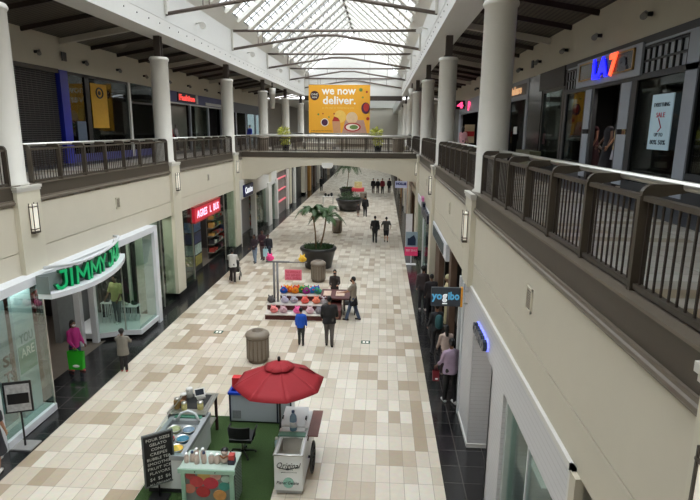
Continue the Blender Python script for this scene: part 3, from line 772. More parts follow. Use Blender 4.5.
mb = MB(); bxL(mb, 22.98, 33.6, ZU, 6.2, -.02, .1); mb.build('base_panel', mat('blue_base', (58, 60, 120), .5), t)
mb = MB(); bxL(mb, 28.6, 28.8, ZU, 9.62, -.04, .1); bxL(mb, 33.5, 33.7, ZU, 9.62, -.04, .1); split_build(mb, 'white_mullion', white, t)
mb = MB(); bxL(mb, 24.4, 24.75, ZU, 9.62, .0, .12); bxL(mb, 22.98, 28.6, 9.5, 9.62); bxL(mb, 28.8, 33.5, 8.6, 8.7); split_build(mb, 'dark_mullion', black, t)
mb = MB(); bxL(mb, 22.98, 28.6, 6.2, 9.5, .05, .07); bxL(mb, 28.8, 33.5, 6.2, 9.62, .05, .07); split_build(mb, 'display_glass', gldark, t)
o = thing('window_banner', (WL - .3, 25.6, 7.3), 'yellow banner with round emblem hanging behind the upper left shop glass', 'banner')
MB().box(WL - .02, WL - .0, 24.86, 26.32, 7.32, 9.3).build('cloth', mat('yellow_cloth', (196, 148, 38), .7), o)
mb = MB(); mb.tube([(WL + .012, 25.6 + .3 * math.cos(a * PI / 12), 8.9 + .22 * math.sin(a * PI / 12)) for a in range(24)], .04, 6, closed=True); mb.ball((WL + .01, 25.6, 8.9), (.02, .14, .1)); mb.build('emblem', black, o)
o = MB().box(WL - .02, WL + .01, 23.5, 24.2, 6.7, 7.6).build('window_notice', mat('bluegrey_paper', (88, 100, 118), .6)); tag(o, 'blue-grey paper sheet stuck inside the upper left window, beside the blue frame', 'notice')
struct('wall_inner_column', MB().box(-15.2, -14.7, 27.2, 27.6, ZU, 9.62).box(-16, -15.7, 30.3, 30.8, ZU, 9.62), intwall)
t = thing('red_sign_shop_front', (WL, 39.6, ZU), 'dark shopfront under a blue-violet header with a red lit sign, upper left', 'shopfront')
mb = MB(); bxL(mb, 34.0, 45.3, 8.95, 9.62, -.05, .2); mb.build('header_board', mat('violet_board', (62, 62, 108), .5, var=.35, scale=1.2), t)
mb = MB(); bxL(mb, 35.4, 38.8, 9.02, 9.58, -.1, .0); mb.build('sign_board', black, t)
lettering('Fashion', .5, (WL + .11, 35.55, 9.13), (0, 1, 0), width=3.0, m=mat('red_letters', (226, 72, 66), .4, emit=.9), parent=t, bold=.02, depth=.03, name='sign_letters')
mb = MB(); bxL(mb, 38.9, 39.3, 9.0, 9.6, -.1, .0); bxL(mb, 34.0, 45.3, 8.86, 8.95, -.07); bxL(mb, 41.0, 45.3, 9.0, 9.2, -.1); mb.build('white_trim', intwhite, t)
mb = MB(); bxL(mb, 34, 34.3, ZU, 8.9); bxL(mb, 37.8, 38.0, ZU, 8.9); bxL(mb, 41.7, 42.0, ZU, 8.9); bxL(mb, 45.1, 45.4, ZU, 9.62, -.03); split_build(mb, 'frame', greyfr, t)
mb = MB(); bxL(mb, 38, 41.7, ZU, 8.9, .05, .07); split_build(mb, 'display_glass', glgreen, t)
struct('wall_display_left', MB().box(WL - 1.8, WL - 1.7, 38, 41.8, ZU, 9.0), intwall)
t = thing('far_left_shop_front', (WL, 50, ZU), 'dark shopfront with pale mullions, upper left beyond the third column', 'shopfront')
mb = MB(); bxL(mb, 45.4, 62, 8.75, 9.62, -.03); mb.build('header_board', mat('slate_board', (84, 84, 90), .5), t)
mb = MB()
for y in (46.8, 49.9, 53.5, 57.5): bxL(mb, y - .12, y + .12, ZU, 8.75)
split_build(mb, 'mullion', greypan, t)
mb = MB(); bxL(mb, 45.4, 62, ZU, 8.75, .05, .07); split_build(mb, 'display_glass', gldark, t)
# walkway planter ledges seen through the left railings
# ---------------------------------------------------------------- ground floor left
struct('ceiling_ground_left', MB().box(-17, XL - .2, -3, 112, 5.2, 5.45), darkint)
struct('ceiling_ground_right', MB().box(XR + .2, 9, -3, 112, 5.2, 5.45), darkint)
struct('wall_ground_back_left', MB().box(-15.2, -15, -3, 112, 0, 5.3), intwall)
struct('wall_ground_back_right', MB().box(8, 8.2, -3, 112, 0, 5.3), intwall)
for i, y in enumerate((8.5, 20.0, 23.0, 33.0, 42.0, 50.5, 60, 70, 82, 100)): struct('wall_left_partition_%d' % i, MB().box(-15, XL - .65, y - .08, y + .08, 0, 5.3), darkint)
for i, y in enumerate((5.35, 13.6, 23.2, 32.6, 42.4, 52, 62, 72, 85, 100)): struct('wall_right_partition_%d' % i, MB().box(XR + .65, 8, y - .08, y + .08, 0, 5.3), darkint)
# shoe and clothes shop with green sign
framew = mat('white_frame', (214, 216, 220), .4, var=.03)
t = thing('green_sign_shop_front', (-8.6, 14.8, 0), 'white framed glass shopfront with curved green lettering, lower left', 'shopfront')
MB().box(-8.9, -8.45, 8.8, 19.85, 3.55, 3.76).box(-8.9, -8.42, 19.5, 19.78, 0, 3.6).box(-8.75, -8.5, 10.62, 10.86, 0, 3.6).box(-9.95, -9.75, 17.32, 17.5, 0, 3.56).box(-10.3, -10.1, 17.0, 17.2, 0, 3.56).build('white_frame', framew, t)
MB().prism([(-9.83, 17.41), (-9.0, 17.86), (-8.46, 17.95), (-8.46, 19.62), (-10.9, 19.62), (-10.9, 17.41)], .12, .30).build('display_base', framew, t)
MB().box(-10, -8.48, 10.86, 12.78, 0.02, .2).build('display_base', framew, t)
MB().prism([(-9.83, 17.45), (-9.03, 17.9), (-8.5, 18.0), (-8.5, 19.6), (-10.9, 19.6), (-10.9, 17.45)], 0, .12).build('plinth', blackgl, t)
g = MB()
for (a, b) in (((-9.83, 17.43), (-9.0, 17.88)), ((-9.0, 17.88), (-8.5, 17.97)), ((-8.5, 17.97), (-8.5, 19.4)), ((-8.52, 10.86), (-8.52, 12.75)), ((-8.52, 12.75), (-9.9, 13.0))):
    g.bar((a[0], a[1], 1.9), (b[0], b[1], 1.9), .015, 3.3)
split_build(g, 'display_glass', glgreen, t)
split_build(MB().box(-8.99, -8.96, 17.84, 17.87, .3, 3.55).box(-8.53, -8.5, 12.74, 12.77, .2, 3.55), 'glass_edge', steel, t)
# curved sign shelf
def arcx(y): return -7.62 - (.19 if y < 13.9 else .078) * (y - 13.9) ** 2
def arcp(u):
    y = 12.4 + 4.5 * u; return arcx(y), y
pts = [arcp(i / 24) for i in range(25)]
MB().prism([arcp(i / 24) for i in range(25)] + [(arcx(12.4 + 4.5 * i / 24) - .34, 12.4 + 4.5 * i / 24) for i in range(24, -1, -1)], 3.20, 3.33).build('curved_shelf', framew, t)
MB().tube([(-8.5, 12.9, 3.86)] + [(p[0] - .16, p[1], 3.93) for p in pts[4:-1]] + [(-8.6, 16.8, 3.93)], .045, 8).build('curved_ring', framew, t)
mb = MB()
for i in range(24):
    a, b = pts[i], pts[i + 1]; mb.bar((a[0] - .34, a[1], 3.56), (b[0] - .34, b[1], 3.56), .02, .46)
mb.build('sign_backing', mat('sign_grey', (120, 130, 128), .5), t)
grn = mat('green_letters', (18, 158, 96), .4, emit=.3, var=.05); grd = mat('green_return', (8, 80, 50), .5)
LT = [('J', 12.72, 12.98), ('I', 13.06, 13.19), ('M', 13.3, 13.76), ('M', 13.88, 14.38), ('Y', 14.44, 14.78), ('J', 15.04, 15.36), ('A', 15.42, 15.82), ('Z', 15.88, 16.18), ('Z', 16.24, 16.54)]
STK = {'J': [[(0, .22), (.12, .05), (.45, 0), (.8, .08), (.95, .3), (.95, 1)], [(.45, 1), (1, 1)]], 'I': [[(.5, 0), (.5, 1)]], 'M': [[(.02, 0), (.06, 1), (.5, .3), (.94, 1), (.98, 0)]], 'Y': [[(0, 1), (.5, .5), (1, 1)], [(.5, .5), (.5, 0)]],
       'A': [[(0, 0), (.5, 1), (1, 0)], [(.22, .35), (.78, .35)]], 'Z': [[(0, 1), (1, 1), (0, 0), (1, 0)]]}
def strokes(ch, p0, dn, L, H, w, d0, d1):
    n = Vector((0, 0, 1)).cross(dn); mb = MB()
    for st in STK[ch]:
        for (a, b), (c, d) in zip(st[:-1], st[1:]):
            P = Vector((a * L, b * H)); Q = Vector((c * L, d * H)); e = (Q - P).normalized() * w / 2; q = Vector((-e.y, e.x)); P = P - e * .8; Q = Q + e * .8
            f = lambda v, dd: p0 + dn * v.x + Vector((0, 0, 1)) * v.y + n * dd
            mb.add([f(v, dd) for dd in (d0, d1) for v in (P + q, Q + q, Q - q, P - q)], [(0, 1, 2, 3), (7, 6, 5, 4), (0, 4, 5, 1), (1, 5, 6, 2), (2, 6, 7, 3), (3, 7, 4, 0)])
    return mb
for ch, ya, yb in LT:
    p0 = Vector((arcx(ya) - .20, ya, 3.37)); p1 = Vector((arcx(yb) - .20, yb, 3.37)); dn = (p1 - p0).normalized()
    fr = strokes(ch, p0, dn, (p1 - p0).length, .42, .07, -.03, -.01).build('sign_letter', grn, t)
    strokes(ch, p0, dn, (p1 - p0).length, .42, .075, -.01, .09).build('letter_return', grd, fr)
MB().box(arcx(12.4) - .34, arcx(12.4) - .02, 12.38, 12.41, 3.33, 3.78).build('end_panel', mat('sign_grey', (120, 130, 128), .5), t)
struct('wall_left_near', MB().box(-8.9, -8.46, 5, 10.62, 0, 3.74), white)
for y_ in (13.2, 15.8): MB().box(-8.7, arcx(y_) - .30, y_, y_ + .04, 3.25, 3.3).build('sign_bracket', steel, t)
# inside the green sign shop
struct('wall_green_feature', MB().box(-11.2, -11.0, 17.2, 19.9, .0, 3.5), mat('shop_feature_wall', (118, 120, 122), .6))
panel_b = mat('pale_blue_panel', (172, 196, 208), .4, var=.08)
o = thing('window_display_panel', (-9.1, 11.9, 0), 'pale blue window panel with teal and black lettering, lower left', 'panel')
MB().box(-9.05, -8.97, 11.2, 11.95, .2, 3.5).build('panel', mat('grey_blue_panel', (134, 156, 168), .4, var=.08), o)
MB().box(-8.88, -8.80, 11.97, 12.70, .2, 3.5).build('panel', panel_b, o)
MB().box(-8.80, -8.79, 12.0, 12.66, 1.35, 2.05).build('teal_patch', mat('teal_print', (84, 150, 136), .5), o)
wt = mat('window_lettering_white', (235, 240, 238), .5); bkt = mat('window_lettering_black', (18, 20, 22), .5)
lettering('YOU', .34, (-8.78, 12.08, 2.12), (0, 1, 0), width=.5, m=mat('window_lettering_teal', (70, 130, 134), .5), parent=o, name='lettering')
lettering('ARE', .34, (-8.78, 12.08, 1.75), (0, 1, 0), width=.5, m=wt, parent=o, name='lettering')
lettering('SI', .36, (-8.53, 11.1, 1.95), (0, 1, 0), width=.3, m=bkt, parent=o, name='lettering', bold=.01)
lettering('TS', .36, (-8.53, 11.1, 1.55), (0, 1, 0), width=.36, m=bkt, parent=o, name='lettering', bold=.01)
# sign stand outside
o = thing('sign_stand', (-8.32, 11.12, 0), 'black framed sign stand on grey square foot beside the white pier', 'sign stand')
MB().box(-8.50, -7.99, 10.88, 11.30, 0, .03).build('foot', mat('foot_grey', (140, 138, 136), .4), o)
MB().tube([(-8.24, 11.08, 0), (-8.24, 11.08, .95)], .022, 8).build('pole', black, o)
def tilt(mb, c, rz): 
    R_ = Matrix.Rotation(rz, 3, 'Z'); c = Vector(c); return place(mb, lambda p: c + R_ @ p)
tilt(MB().box(-.29, .29, -.02, .02, -.38, .38), (-8.24, 11.05, 1.28), .35).build('frame', black, o)
tilt(MB().box(-.25, .25, -.026, -.019, -.34, .32), (-8.24, 11.05, 1.28), .35).build('picture', mat('sign_print', (172, 172, 172), .5, var=.5, scale=14), o)
tilt(MB().box(-.22, .22, -.032, -.026, -.16, .1), (-8.24, 11.05, 1.28), .35).build('print_figure', black, o)

# racks, tables and mannequins in the windows
def rack(loc, rz, label, cols, grp='clothes racks in the shops', n=9):
    t = thing('clothes_rack', loc, label, 'clothes rack', grp); x, y, z = loc
    MB().tube([(x - .6, y, z), (x - .6, y, z + 1.4), (x + .6, y, z + 1.4), (x + .6, y, z)], .018, 6).bar((x - .6, y - .25, z + .03), (x - .6, y + .25, z + .03), .04).bar((x + .6, y - .25, z + .03), (x + .6, y + .25, z + .03), .04).build('frame', steel, t)
    rnd = random.Random(int(x * 10 + y * 7))
    for i in range(n):
        xx = x - .52 + 1.04 * i / (n - 1); h = rnd.uniform(.55, .85)
        mb = MB().prism([(y - .21, z + 1.28), (y - .05, z + 1.36), (y + .05, z + 1.36), (y + .21, z + 1.28), (y + .23, z + 1.3 - h), (y - .23, z + 1.3 - h)], xx - .03, xx + .03, 0)
        mb.build('garment', cols[rnd.randrange(len(cols))], t)
    t.rotation_euler = (0, 0, rz)
    return t
GC = [mat('cloth_%d' % i, c, .8, bump=.3) for i, c in enumerate(((176, 60, 50), (60, 70, 110), (190, 186, 178), (46, 46, 50), (92, 120, 90), (200, 150, 80), (150, 96, 110), (104, 76, 58)))]
RK = [((-12.0, 13.2, 0), 1.2, 'clothes rack deep inside the green sign shop doorway'), ((-12.4, 15.6, 0), 1.5, 'clothes rack behind the woman in the pink top'), ((-13.0, 18.4, 0), 1.5, 'clothes rack behind the shop window with the yellow-shirted figure'),
      ((-10.6, 25.6, 0), 1.4, 'clothes rack just inside the red sign shop'), ((-11.6, 28.5, 0), 1.5, 'clothes rack deeper inside the red sign shop'), ((3.9, 16.0, 0), 1.5, 'clothes rack inside the shop behind the blade sign'), ((4.3, 19.6, 0), 1.6, 'clothes rack inside the right shop past the blade sign')]
for l_, rz, lb in RK: rack(l_, rz, lb, GC)
def shelf_wall(x, y0, y1, z1, label, sx, seed, n=5, grp='stocked wall shelves in the shops'):
    t = thing('wall_shelf', (x, y0, 0), label, 'shelf', grp)
    mb = MB(); zs = [.35 + i * (z1 - .35) / n for i in range(n)]
    for z in zs: mb.box(*sorted((x, x + sx * .4)), y0, y1, z, z + .03)
    mb.box(*sorted((x, x + sx * .03)), y0, y1, 0, z1); mb.build('boards', intwall, t)
    rnd = random.Random(seed)
    for z in zs:
        y = y0 + .1
        while y < y1 - .3:
            w = rnd.uniform(.18, .34); h = rnd.uniform(.12, .3)
            MB().box(*sorted((x + sx * .08, x + sx * .36)), y, y + w, z + .03, z + .03 + h).build('folded_stock', GC[rnd.randrange(8)], t); y += w + rnd.uniform(.04, .2)
    return t
shelf_wall(-14.9, 11.2, 14.2, 3.0, 'stocked wall shelf at the back of the green sign shop', 1, 1)
shelf_wall(-14.9, 24.0, 27.5, 3.0, 'stocked wall shelf at the back left of the red sign shop', 1, 2)
shelf_wall(-14.9, 28.0, 31.8, 3.0, 'stocked wall shelf at the back right of the red sign shop', 1, 3)
shelf_wall(-9.9, 30.0, 32.4, 3.2, 'bright stocked shelf in the window right of the red sign', 1, 5, 6)
shelf_wall(-9.9, 38.2, 41.8, 3.0, 'stocked shelf behind the glass past the blue script sign', 1, 6, 6)
shelf_wall(7.9, 15.0, 20.0, 3.0, 'stocked wall shelf at the back of the shop behind the blade sign', -1, 7)
# white display table
o = thing('display_table', (-9.55, 19.0, .3), 'white slatted display tables in the window of the green sign shop', 'table')
mb = MB()
for (x, y, h) in ((-9.9, 18.75, .72), (-9.35, 19.05, .5)):
    mb.box(x - .32, x + .32, y - .22, y + .22, .3 + h, .33 + h)
mb.build('tabletop', framew, o)
for (x, y, h) in ((-9.9, 18.75, .72), (-9.35, 19.05, .5)):
    for i in range(5):
        for q in (-.2, .2): MB().box(x - .3 + .14 * i, x - .27 + .14 * i, y + q - .015, y + q + .015, .3, .3 + h).build('leg', framew, o)
for i, (x, y, z, c) in enumerate(((-10.05, 18.7, 1.05, 3), (-9.8, 18.8, 1.05, 2), (-9.5, 19.0, .83, 2), (-9.2, 19.1, .83, 3))):
    s = MB().ball((x, y, z + .06), (.13, .06, .06)).ball((x - .06, y, z + .12), (.06, .05, .06)).build('shoe', GC[c])
    tag(s, 'trainer shoe on the white display tables, lower left window', 'shoe', 'shoes on the window tables')
# green glass side window and red sign shop
t = thing('side_window', (-8.75, 21.2, 0), 'tall narrow greenish window right of the green sign shop', 'window')
MB().box(-8.82, -8.80, 19.7, 22.2, .15, 3.74).build('glass', glgreen, t); MB().box(-8.9, -8.72, 19.62, 22.4, 0, .15).build('sill', blackgl, t)
MB().box(-8.84, -8.78, 20.95, 20.98, .15, 3.74).build('joint', steel, t)
struct('wall_side_window_back', MB().box(-9.7, -9.6, 19.8, 22.6, 0, 3.74), mat('side_wall', (196, 198, 186), .6))
t = thing('glass_shop_front', (-8.8, 27, 0), 'glass shopfront under the red sign with white letters, lower left', 'shopfront')
split_build(MB().box(-8.85, -8.82, 23.4, 24.7, .3, 3.74).box(-8.85, -8.82, 30.0, 32.3, .3, 3.74), 'glass', glgreen, t)
split_build(MB().box(-8.95, -8.7, 23.4, 24.7, 0, .3).box(-8.95, -8.7, 30.0, 32.3, 0, .3), 'plinth', blackgl, t)
MB().box(-9.75, -9.7, 23.7, 24.7, .3, 3.74).build('white_partition', mat('partition_pale', (178, 190, 190), .5), t)
split_build(MB().box(-8.86, -8.8, 24.7, 24.75, 0, 3.74).box(-8.86, -8.8, 29.95, 30.0, 0, 3.74), 'glass_edge', steel, t)
o = thing('red_shop_sign', (-8.7, 26.7, 3.1), 'red lightbox sign with glowing white letters, lower left', 'sign')
MB().box(-8.85, -8.66, 24.7, 28.75, 3.02, 3.73).build('box', mat('sign_red', (214, 40, 62), .4, emit=.12), o)
MB().box(-8.86, -8.64, 24.66, 28.79, 2.98, 3.04).box(-8.86, -8.64, 24.66, 28.79, 3.7, 3.75).build('frame', mat('sign_red_frame', (150, 40, 32), .4), o)
swp = mat('sign_white_pink', (255, 206, 236), .4, emit=.7)
for w_, ya, wd_ in (('AGRES', 25.0, 1.5), ('L', 26.9, .3), ('BUS', 27.5, .95)): lettering(w_, .5, (-8.65, ya, 3.2), (0, 1, 0), width=wd_, m=swp, parent=o, bold=.008, name='letters')
o = thing('poster_column', (-9.9, 27.6, 0), 'freestanding column covered in bright posters inside the red sign shop', 'poster column')
MB().box(-10.1, -9.6, 27.0, 28.2, 0, 2.9).build('column', mat('column_black', (30, 30, 34), .5), o)
for i, (z, c) in enumerate(((2.35, (90, 130, 180)), (1.75, (60, 70, 110)), (1.15, (150, 170, 160)), (.55, (150, 140, 70)))):
    split_build(MB().box(-9.6, -9.585, 27.1, 28.1, z - .26, z + .26).box(-10.05, -9.65, 26.985, 27.0, z - .26, z + .26), 'poster', mat('poster_col_%d' % i, c, .5, var=.8, scale=9), o)
# blue script sign shop
t = thing('blue_script_shop_front', (-8.75, 35, 0), 'white shopfront with grey shutter and small blue script sign under the footbridge end', 'shopfront')
MB().box(-8.80, -8.72, 33.2, 45.1, 3.0, 4.2).box(-9.0, -8.75, 33.2, 33.5, 0, 3).box(-9.0, -8.7, 37.0, 37.5, 0, 3.1).box(-9.0, -8.6, 41.2, 42.4, 0, 3.3).box(-9, -8.6, 44.6, 45.1, 0, 3.3).build('white_surround', white, t)
MB().box(-9.15, -9.1, 33.5, 37.0, .55, 3.0).build('grey_shutter', lined('shutter_grey', (132, 130, 134), (100, 98, 100), 2, .1, .15, .5), t)
split_build(MB().box(-9.15, -8.9, 33.5, 37.0, 0, .55).box(-8.98, -8.72, 37.5, 41.2, 0, .3), 'plinth', blackgl, t)
split_build(MB().box(-8.86, -8.84, 37.5, 41.2, .3, 3.1).box(-8.86, -8.84, 42.4, 44.6, .0, 3.1), 'glass', glgreen, t)
o = thing('blue_script_sign', (-8.7, 34.7, 3.3), 'dark blue box sign with white script near the left end of the footbridge', 'sign')
MB().box(-8.8, -8.6, 33.9, 36.2, 3.1, 3.85).build('box', mat('sign_navy', (26, 34, 96), .4), o)
lettering('Cassies', .56, (-8.59, 34.0, 3.32), (0, 1, 0), width=2.0, m=mat('sign_white', (240, 244, 255), .4, emit=.6), parent=o, bold=.015, name='letters')
# far left shops
t = thing('pink_shelf_shop_front', (-8.8, 48, 0), 'open shopfront with pink lit shelves, beyond the footbridge on the left', 'shopfront')
MB().box(-9.0, -8.95, 45.2, 50.2, 0, 3.7).build('grille', lined('grille_pale', (140, 134, 130), (98, 90, 88), 1, .12, .3, .6), t)
for z in (1.1, 2.1, 3.1): MB().box(-8.95, -8.8, 45.3, 50.0, z, z + .1).build('pink_shelf', mat('pink_light', (226, 120, 130), .5, emit=.25), t)
t = thing('dark_shop_front', (-8.8, 55, 0), 'black shopfront with a pale slim post, beyond the footbridge on the left', 'shopfront')
split_build(MB().box(-8.9, -8.7, 50.3, 51.0, 0, 3.7).box(-8.9, -8.7, 54.6, 55.2, 0, 3.7), 'white_post', white, t)
split_build(MB().box(-8.95, -8.85, 50.3, 61.9, 3.3, 3.7).box(-9.2, -9.1, 51, 54.6, 0, 3.6).box(-9.2, -9.1, 55.2, 62, 0, 3.6), 'dark_panel', black, t)
ys = [62, 66, 71, 76, 83, 90, 97, 104, 112]
fc = [(196, 186, 176), (176, 130, 60), (70, 52, 44), (200, 192, 184), (60, 50, 48), (170, 150, 130), (80, 76, 76), (190, 184, 176)]
fl = ['pale', 'golden', 'dark brown', 'cream', 'black', 'tan', 'grey', 'whitish']
for i in range(8):
    t = thing('far_shop_front', (-8.8, ys[i], 0), 'small distant %s shopfront along the far left side of the mall' % fl[i], 'shopfront')
    m_ = mat('far_left_%d' % i, fc[i], .6)
    MB().box(-9.0, -8.7, ys[i], ys[i] + 1.4, 0, 4.28).box(-9.0, -8.7, ys[i] + 1.4, ys[i + 1], 3.3, 4.28).build('surround', m_, t)
    MB().box(-9.4, -9.3, ys[i] + 1.4, ys[i + 1], 0, 3.3).build('display', mat('far_dark', (60, 54, 52), .4), t)

# ---------------------------------------------------------------- ground floor right
siding = lined('white_siding', (206, 205, 206), (186, 184, 184), 2, .1, .1, .5, 0, .4)
mb = MB()
mb.box(2.16, 2.4, 5.41, 13.35, 2.96, 3.74)
mb.box(2.16, 2.4, 8.72, 9.76, 0, 2.96); mb.box(2.16, 2.4, 5.41, 5.95, 0, 2.96); mb.box(2.16, 2.4, 5.95, 8.72, 0, .45)
mb.box(2.16, 2.4, 11.84, 13.35, 0, 2.96)
mb.box(2.16, 3.4, 11.80, 11.9, 0, 2.96); mb.box(2.16, 3.4, 9.66, 9.76, 0, 2.96); mb.box(3.35, 3.45, 9.66, 11.9, 0, 2.96); mb.box(2.2, 3.4, 9.7, 11.9, 2.9, 2.96)
struct('wall_white_siding', mb, siding)
mb = MB().box(2.13, 2.3, 8.74, 9.74, 0, .1).box(2.13, 3.4, 11.77, 11.84, 0, .1).box(2.13, 2.3, 11.8, 13.3, 0, .1).box(3.28, 3.36, 9.76, 11.8, 0, .1)
mb.box(2.13, 2.42, 5.4, 5.5, 0, 3.78).box(2.13, 2.2, 5.4, 13.4, 3.70, 3.78)
struct('baseboard_right', mb, white)
struct('wall_near_right', MB().box(2.12, 2.22, 5.26, 5.42, 0, 3.74), beige)
struct('door_2', MB().box(3.1, 3.2, 1, 5.1, 0, 3.3), mat('brown_door', (84, 74, 66), .5))
t = thing('shop_window', (2.3, 7.3, 0), 'large greenish glass window in the white boarded wall, bottom right', 'window')
MB().box(2.30, 2.32, 5.95, 8.72, .45, 2.96).build('glass', gl, t)
MB().box(2.22, 2.40, 8.60, 8.72, .45, 2.96).box(2.22, 2.4, 5.95, 6.05, .45, 2.96).box(2.22, 2.4, 5.95, 8.72, .45, .53).build('frame', mat('frame_pale', (176, 184, 180), .4), t)
split_build(MB().box(2.28, 2.34, 7.48, 7.52, .5, 2.96), 'mullion', framew, t)
for i, (y, z) in enumerate(((8.1, 1.85), (7.0, 1.2), (6.4, 1.9))):
    o = thing('glass_shelf', (3.0, y, z), 'pale shelf behind the bottom right window, %s from the white doorway' % ORD[i].replace('nearest', 'first'), 'shelf')
    MB().box(2.6, 3.4, y - .4, y + .4, z, z + .04).build('board', intwhite, o); MB().box(3.36, 3.4, y - .4, y + .4, 0.02, z).build('back_panel', intwhite, o)
struct('wall_window_back', MB().box(3.9, 4.0, 5.5, 9.6, 0, 3.4), mat('window_back', (128, 126, 120), .6))
o = thing('lit_wall_sign', (2.1, 10.8, 3.15), 'black letters with blue glow on the white boarded wall over the doorway', 'sign')
lettering('cosmo', .42, (2.08, 11.35, 3.12), (0, -1, 0), width=1.25, m=mat('letters_dark', (40, 52, 70), .3), parent=o, bold=.02, depth=.08, name='letters')
lettering('cosmo', .42, (2.135, 11.35, 3.12), (0, -1, 0), width=1.25, m=mat('letters_glow', (120, 130, 255), .4, emit=1.2), parent=o, bold=.035, depth=.03, name='letter_glow')
t = thing('corner_glass_front', (2.2, 13.5, 0), 'white framed glass strip beside the man in lilac', 'window')
MB().box(2.12, 2.35, 13.35, 13.5, 0, 3.6).box(2.12, 2.35, 14.0, 14.12, 0, 3.6).build('frame', framew, t); MB().box(2.2, 2.22, 13.5, 14.0, .1, 3.6).build('glass', glgreen, t)
# blade sign
o = thing('blade_sign', (1.62, 12.9, 3.12), 'dark grey blade sign reading yogibo with orange edge', 'sign')
MB().box(1.27, 1.98, 12.86, 12.94, 3.14, 3.61).build('panel', mat('sign_charcoal', (62, 68, 76), .5), o)
MB().box(1.98, 2.03, 12.85, 12.95, 3.13, 3.62).build('orange_edge', mat('orange_edge', (232, 160, 40), .5), o)
MB().box(2.06, 2.2, 12.88, 12.92, 3.2, 3.24).box(2.06, 2.2, 12.88, 12.92, 3.5, 3.54).build('bracket', steel, o)
cy = mat('letters_cyan', (90, 170, 210), .4, emit=.25); wh_ = mat('letters_white_lit', (240, 246, 250), .4, emit=.3)
lettering('yo', .27, (1.29, 12.85, 3.32), (1, 0, 0), width=.24, m=cy, parent=o, bold=.008, name='letters')
lettering('g', .27, (1.545, 12.85, 3.32), (1, 0, 0), width=.11, m=wh_, parent=o, bold=.012, name='letters')
lettering('ibo', .27, (1.67, 12.85, 3.32), (1, 0, 0), width=.28, m=cy, parent=o, bold=.008, name='letters')
MB().box(1.54, 1.66, 12.845, 12.86, 3.2, 3.225).build('underline', wh_, o)
# brown open shops
wd = mat('brown_shop_panel', (92, 70, 56), .6, var=.15)
t = thing('brown_shop_front', (2.3, 18, 0), 'open brown-walled shopfront behind the blade sign', 'shopfront')
split_build(MB().box(2.35, 2.5, 14.2, 14.6, 0, 3.74).box(2.25, 2.45, 16.9, 17.4, 0, 3.74).box(2.3, 2.5, 20.8, 22.3, 0, 3.2), 'brown_pier', wd, t)
MB().box(2.14, 2.4, 17.5, 22.3, 3.15, 3.72).build('header', framew, t)
mb = MB()
for i in range(18): y = 18.2 + i * .21; mb.prism([(y, 3.22), (y + .09, 3.22), (y + .14, 3.62), (y + .05, 3.62)], 2.11, 2.15, 0)
mb.build('header_lettering', mat('header_dark', (84, 92, 92), .5), t)
struct('wall_brown_interior', MB().box(5.2, 5.3, 13.8, 22.9, 0, 5), wd)
t = thing('glass_shop_front', (2.2, 27.5, 0), 'glass shopfront with a dark wall sign, right side before the footbridge', 'shopfront')
MB().box(2.18, 2.2, 23.4, 32.0, .1, 3.3).build('glass', glgreen, t); MB().box(2.14, 2.3, 23.3, 23.6, 0, 3.74).box(2.14, 2.3, 27.4, 27.7, 0, 3.74).box(2.14, 2.3, 23.3, 32.2, 3.3, 3.74).build('frame', framew, t)
o = thing('dark_wall_sign', (2.1, 25, 3.5), 'cluster of dark letters with pink tip high on the right wall', 'sign')
lettering('Shoes', .75, (2.06, 27.2, 3.35), (0, -1, 0), width=3.6, m=mat('letters_navy', (30, 32, 52), .4), parent=o, bold=.05, depth=.12, name='letters')
MB().box(2.02, 2.12, 27.0, 27.7, 3.9, 4.1).build('pink_tip', mat('pink_tip', (214, 120, 170), .5), o)
ys = [32.8, 38, 43.5, 49, 55, 61, 67, 74, 82, 92, 104]
fc = [(190, 180, 160), (96, 70, 48), (160, 120, 76), (204, 198, 190), (70, 52, 42), (168, 128, 84), (110, 96, 84), (196, 186, 170), (80, 62, 50), (150, 130, 110)]
fl = ['cream', 'dark wood', 'honey-coloured', 'white', 'very dark brown', 'amber wood', 'grey-brown', 'pale cream', 'chestnut', 'tan']
for i in range(10):
    t = thing('far_shop_front', (2.2, ys[i], 0), 'small distant %s shopfront along the far right side of the mall' % fl[i], 'shopfront')
    m_ = mat('far_right_%d' % i, fc[i], .6)
    MB().box(2.1, 2.4, ys[i], ys[i] + 1.6, 0, 3.72).box(2.1, 2.4, ys[i] + 1.6, ys[i + 1], 3.3, 3.72).build('surround', m_, t)
    MB().box(2.6, 2.7, ys[i] + 1.6, ys[i + 1], 0, 3.4).build('display', mat('far_dark', (60, 54, 52), .4), t)
o = thing('blade_sign', (1.7, 45, 3.0), 'pale blade sign with a dark blue line of text, small and far on the right', 'sign')
MB().box(1.1, 2.1, 44.95, 45.05, 2.7, 3.25).build('panel', mat('blade_pale', (178, 184, 214), .5, emit=.1), o)
lettering('HOLLIS', .26, (1.18, 44.94, 2.95), (1, 0, 0), width=.85, m=mat('letters_blue', (30, 40, 110), .5), parent=o, bold=.02, name='letters')
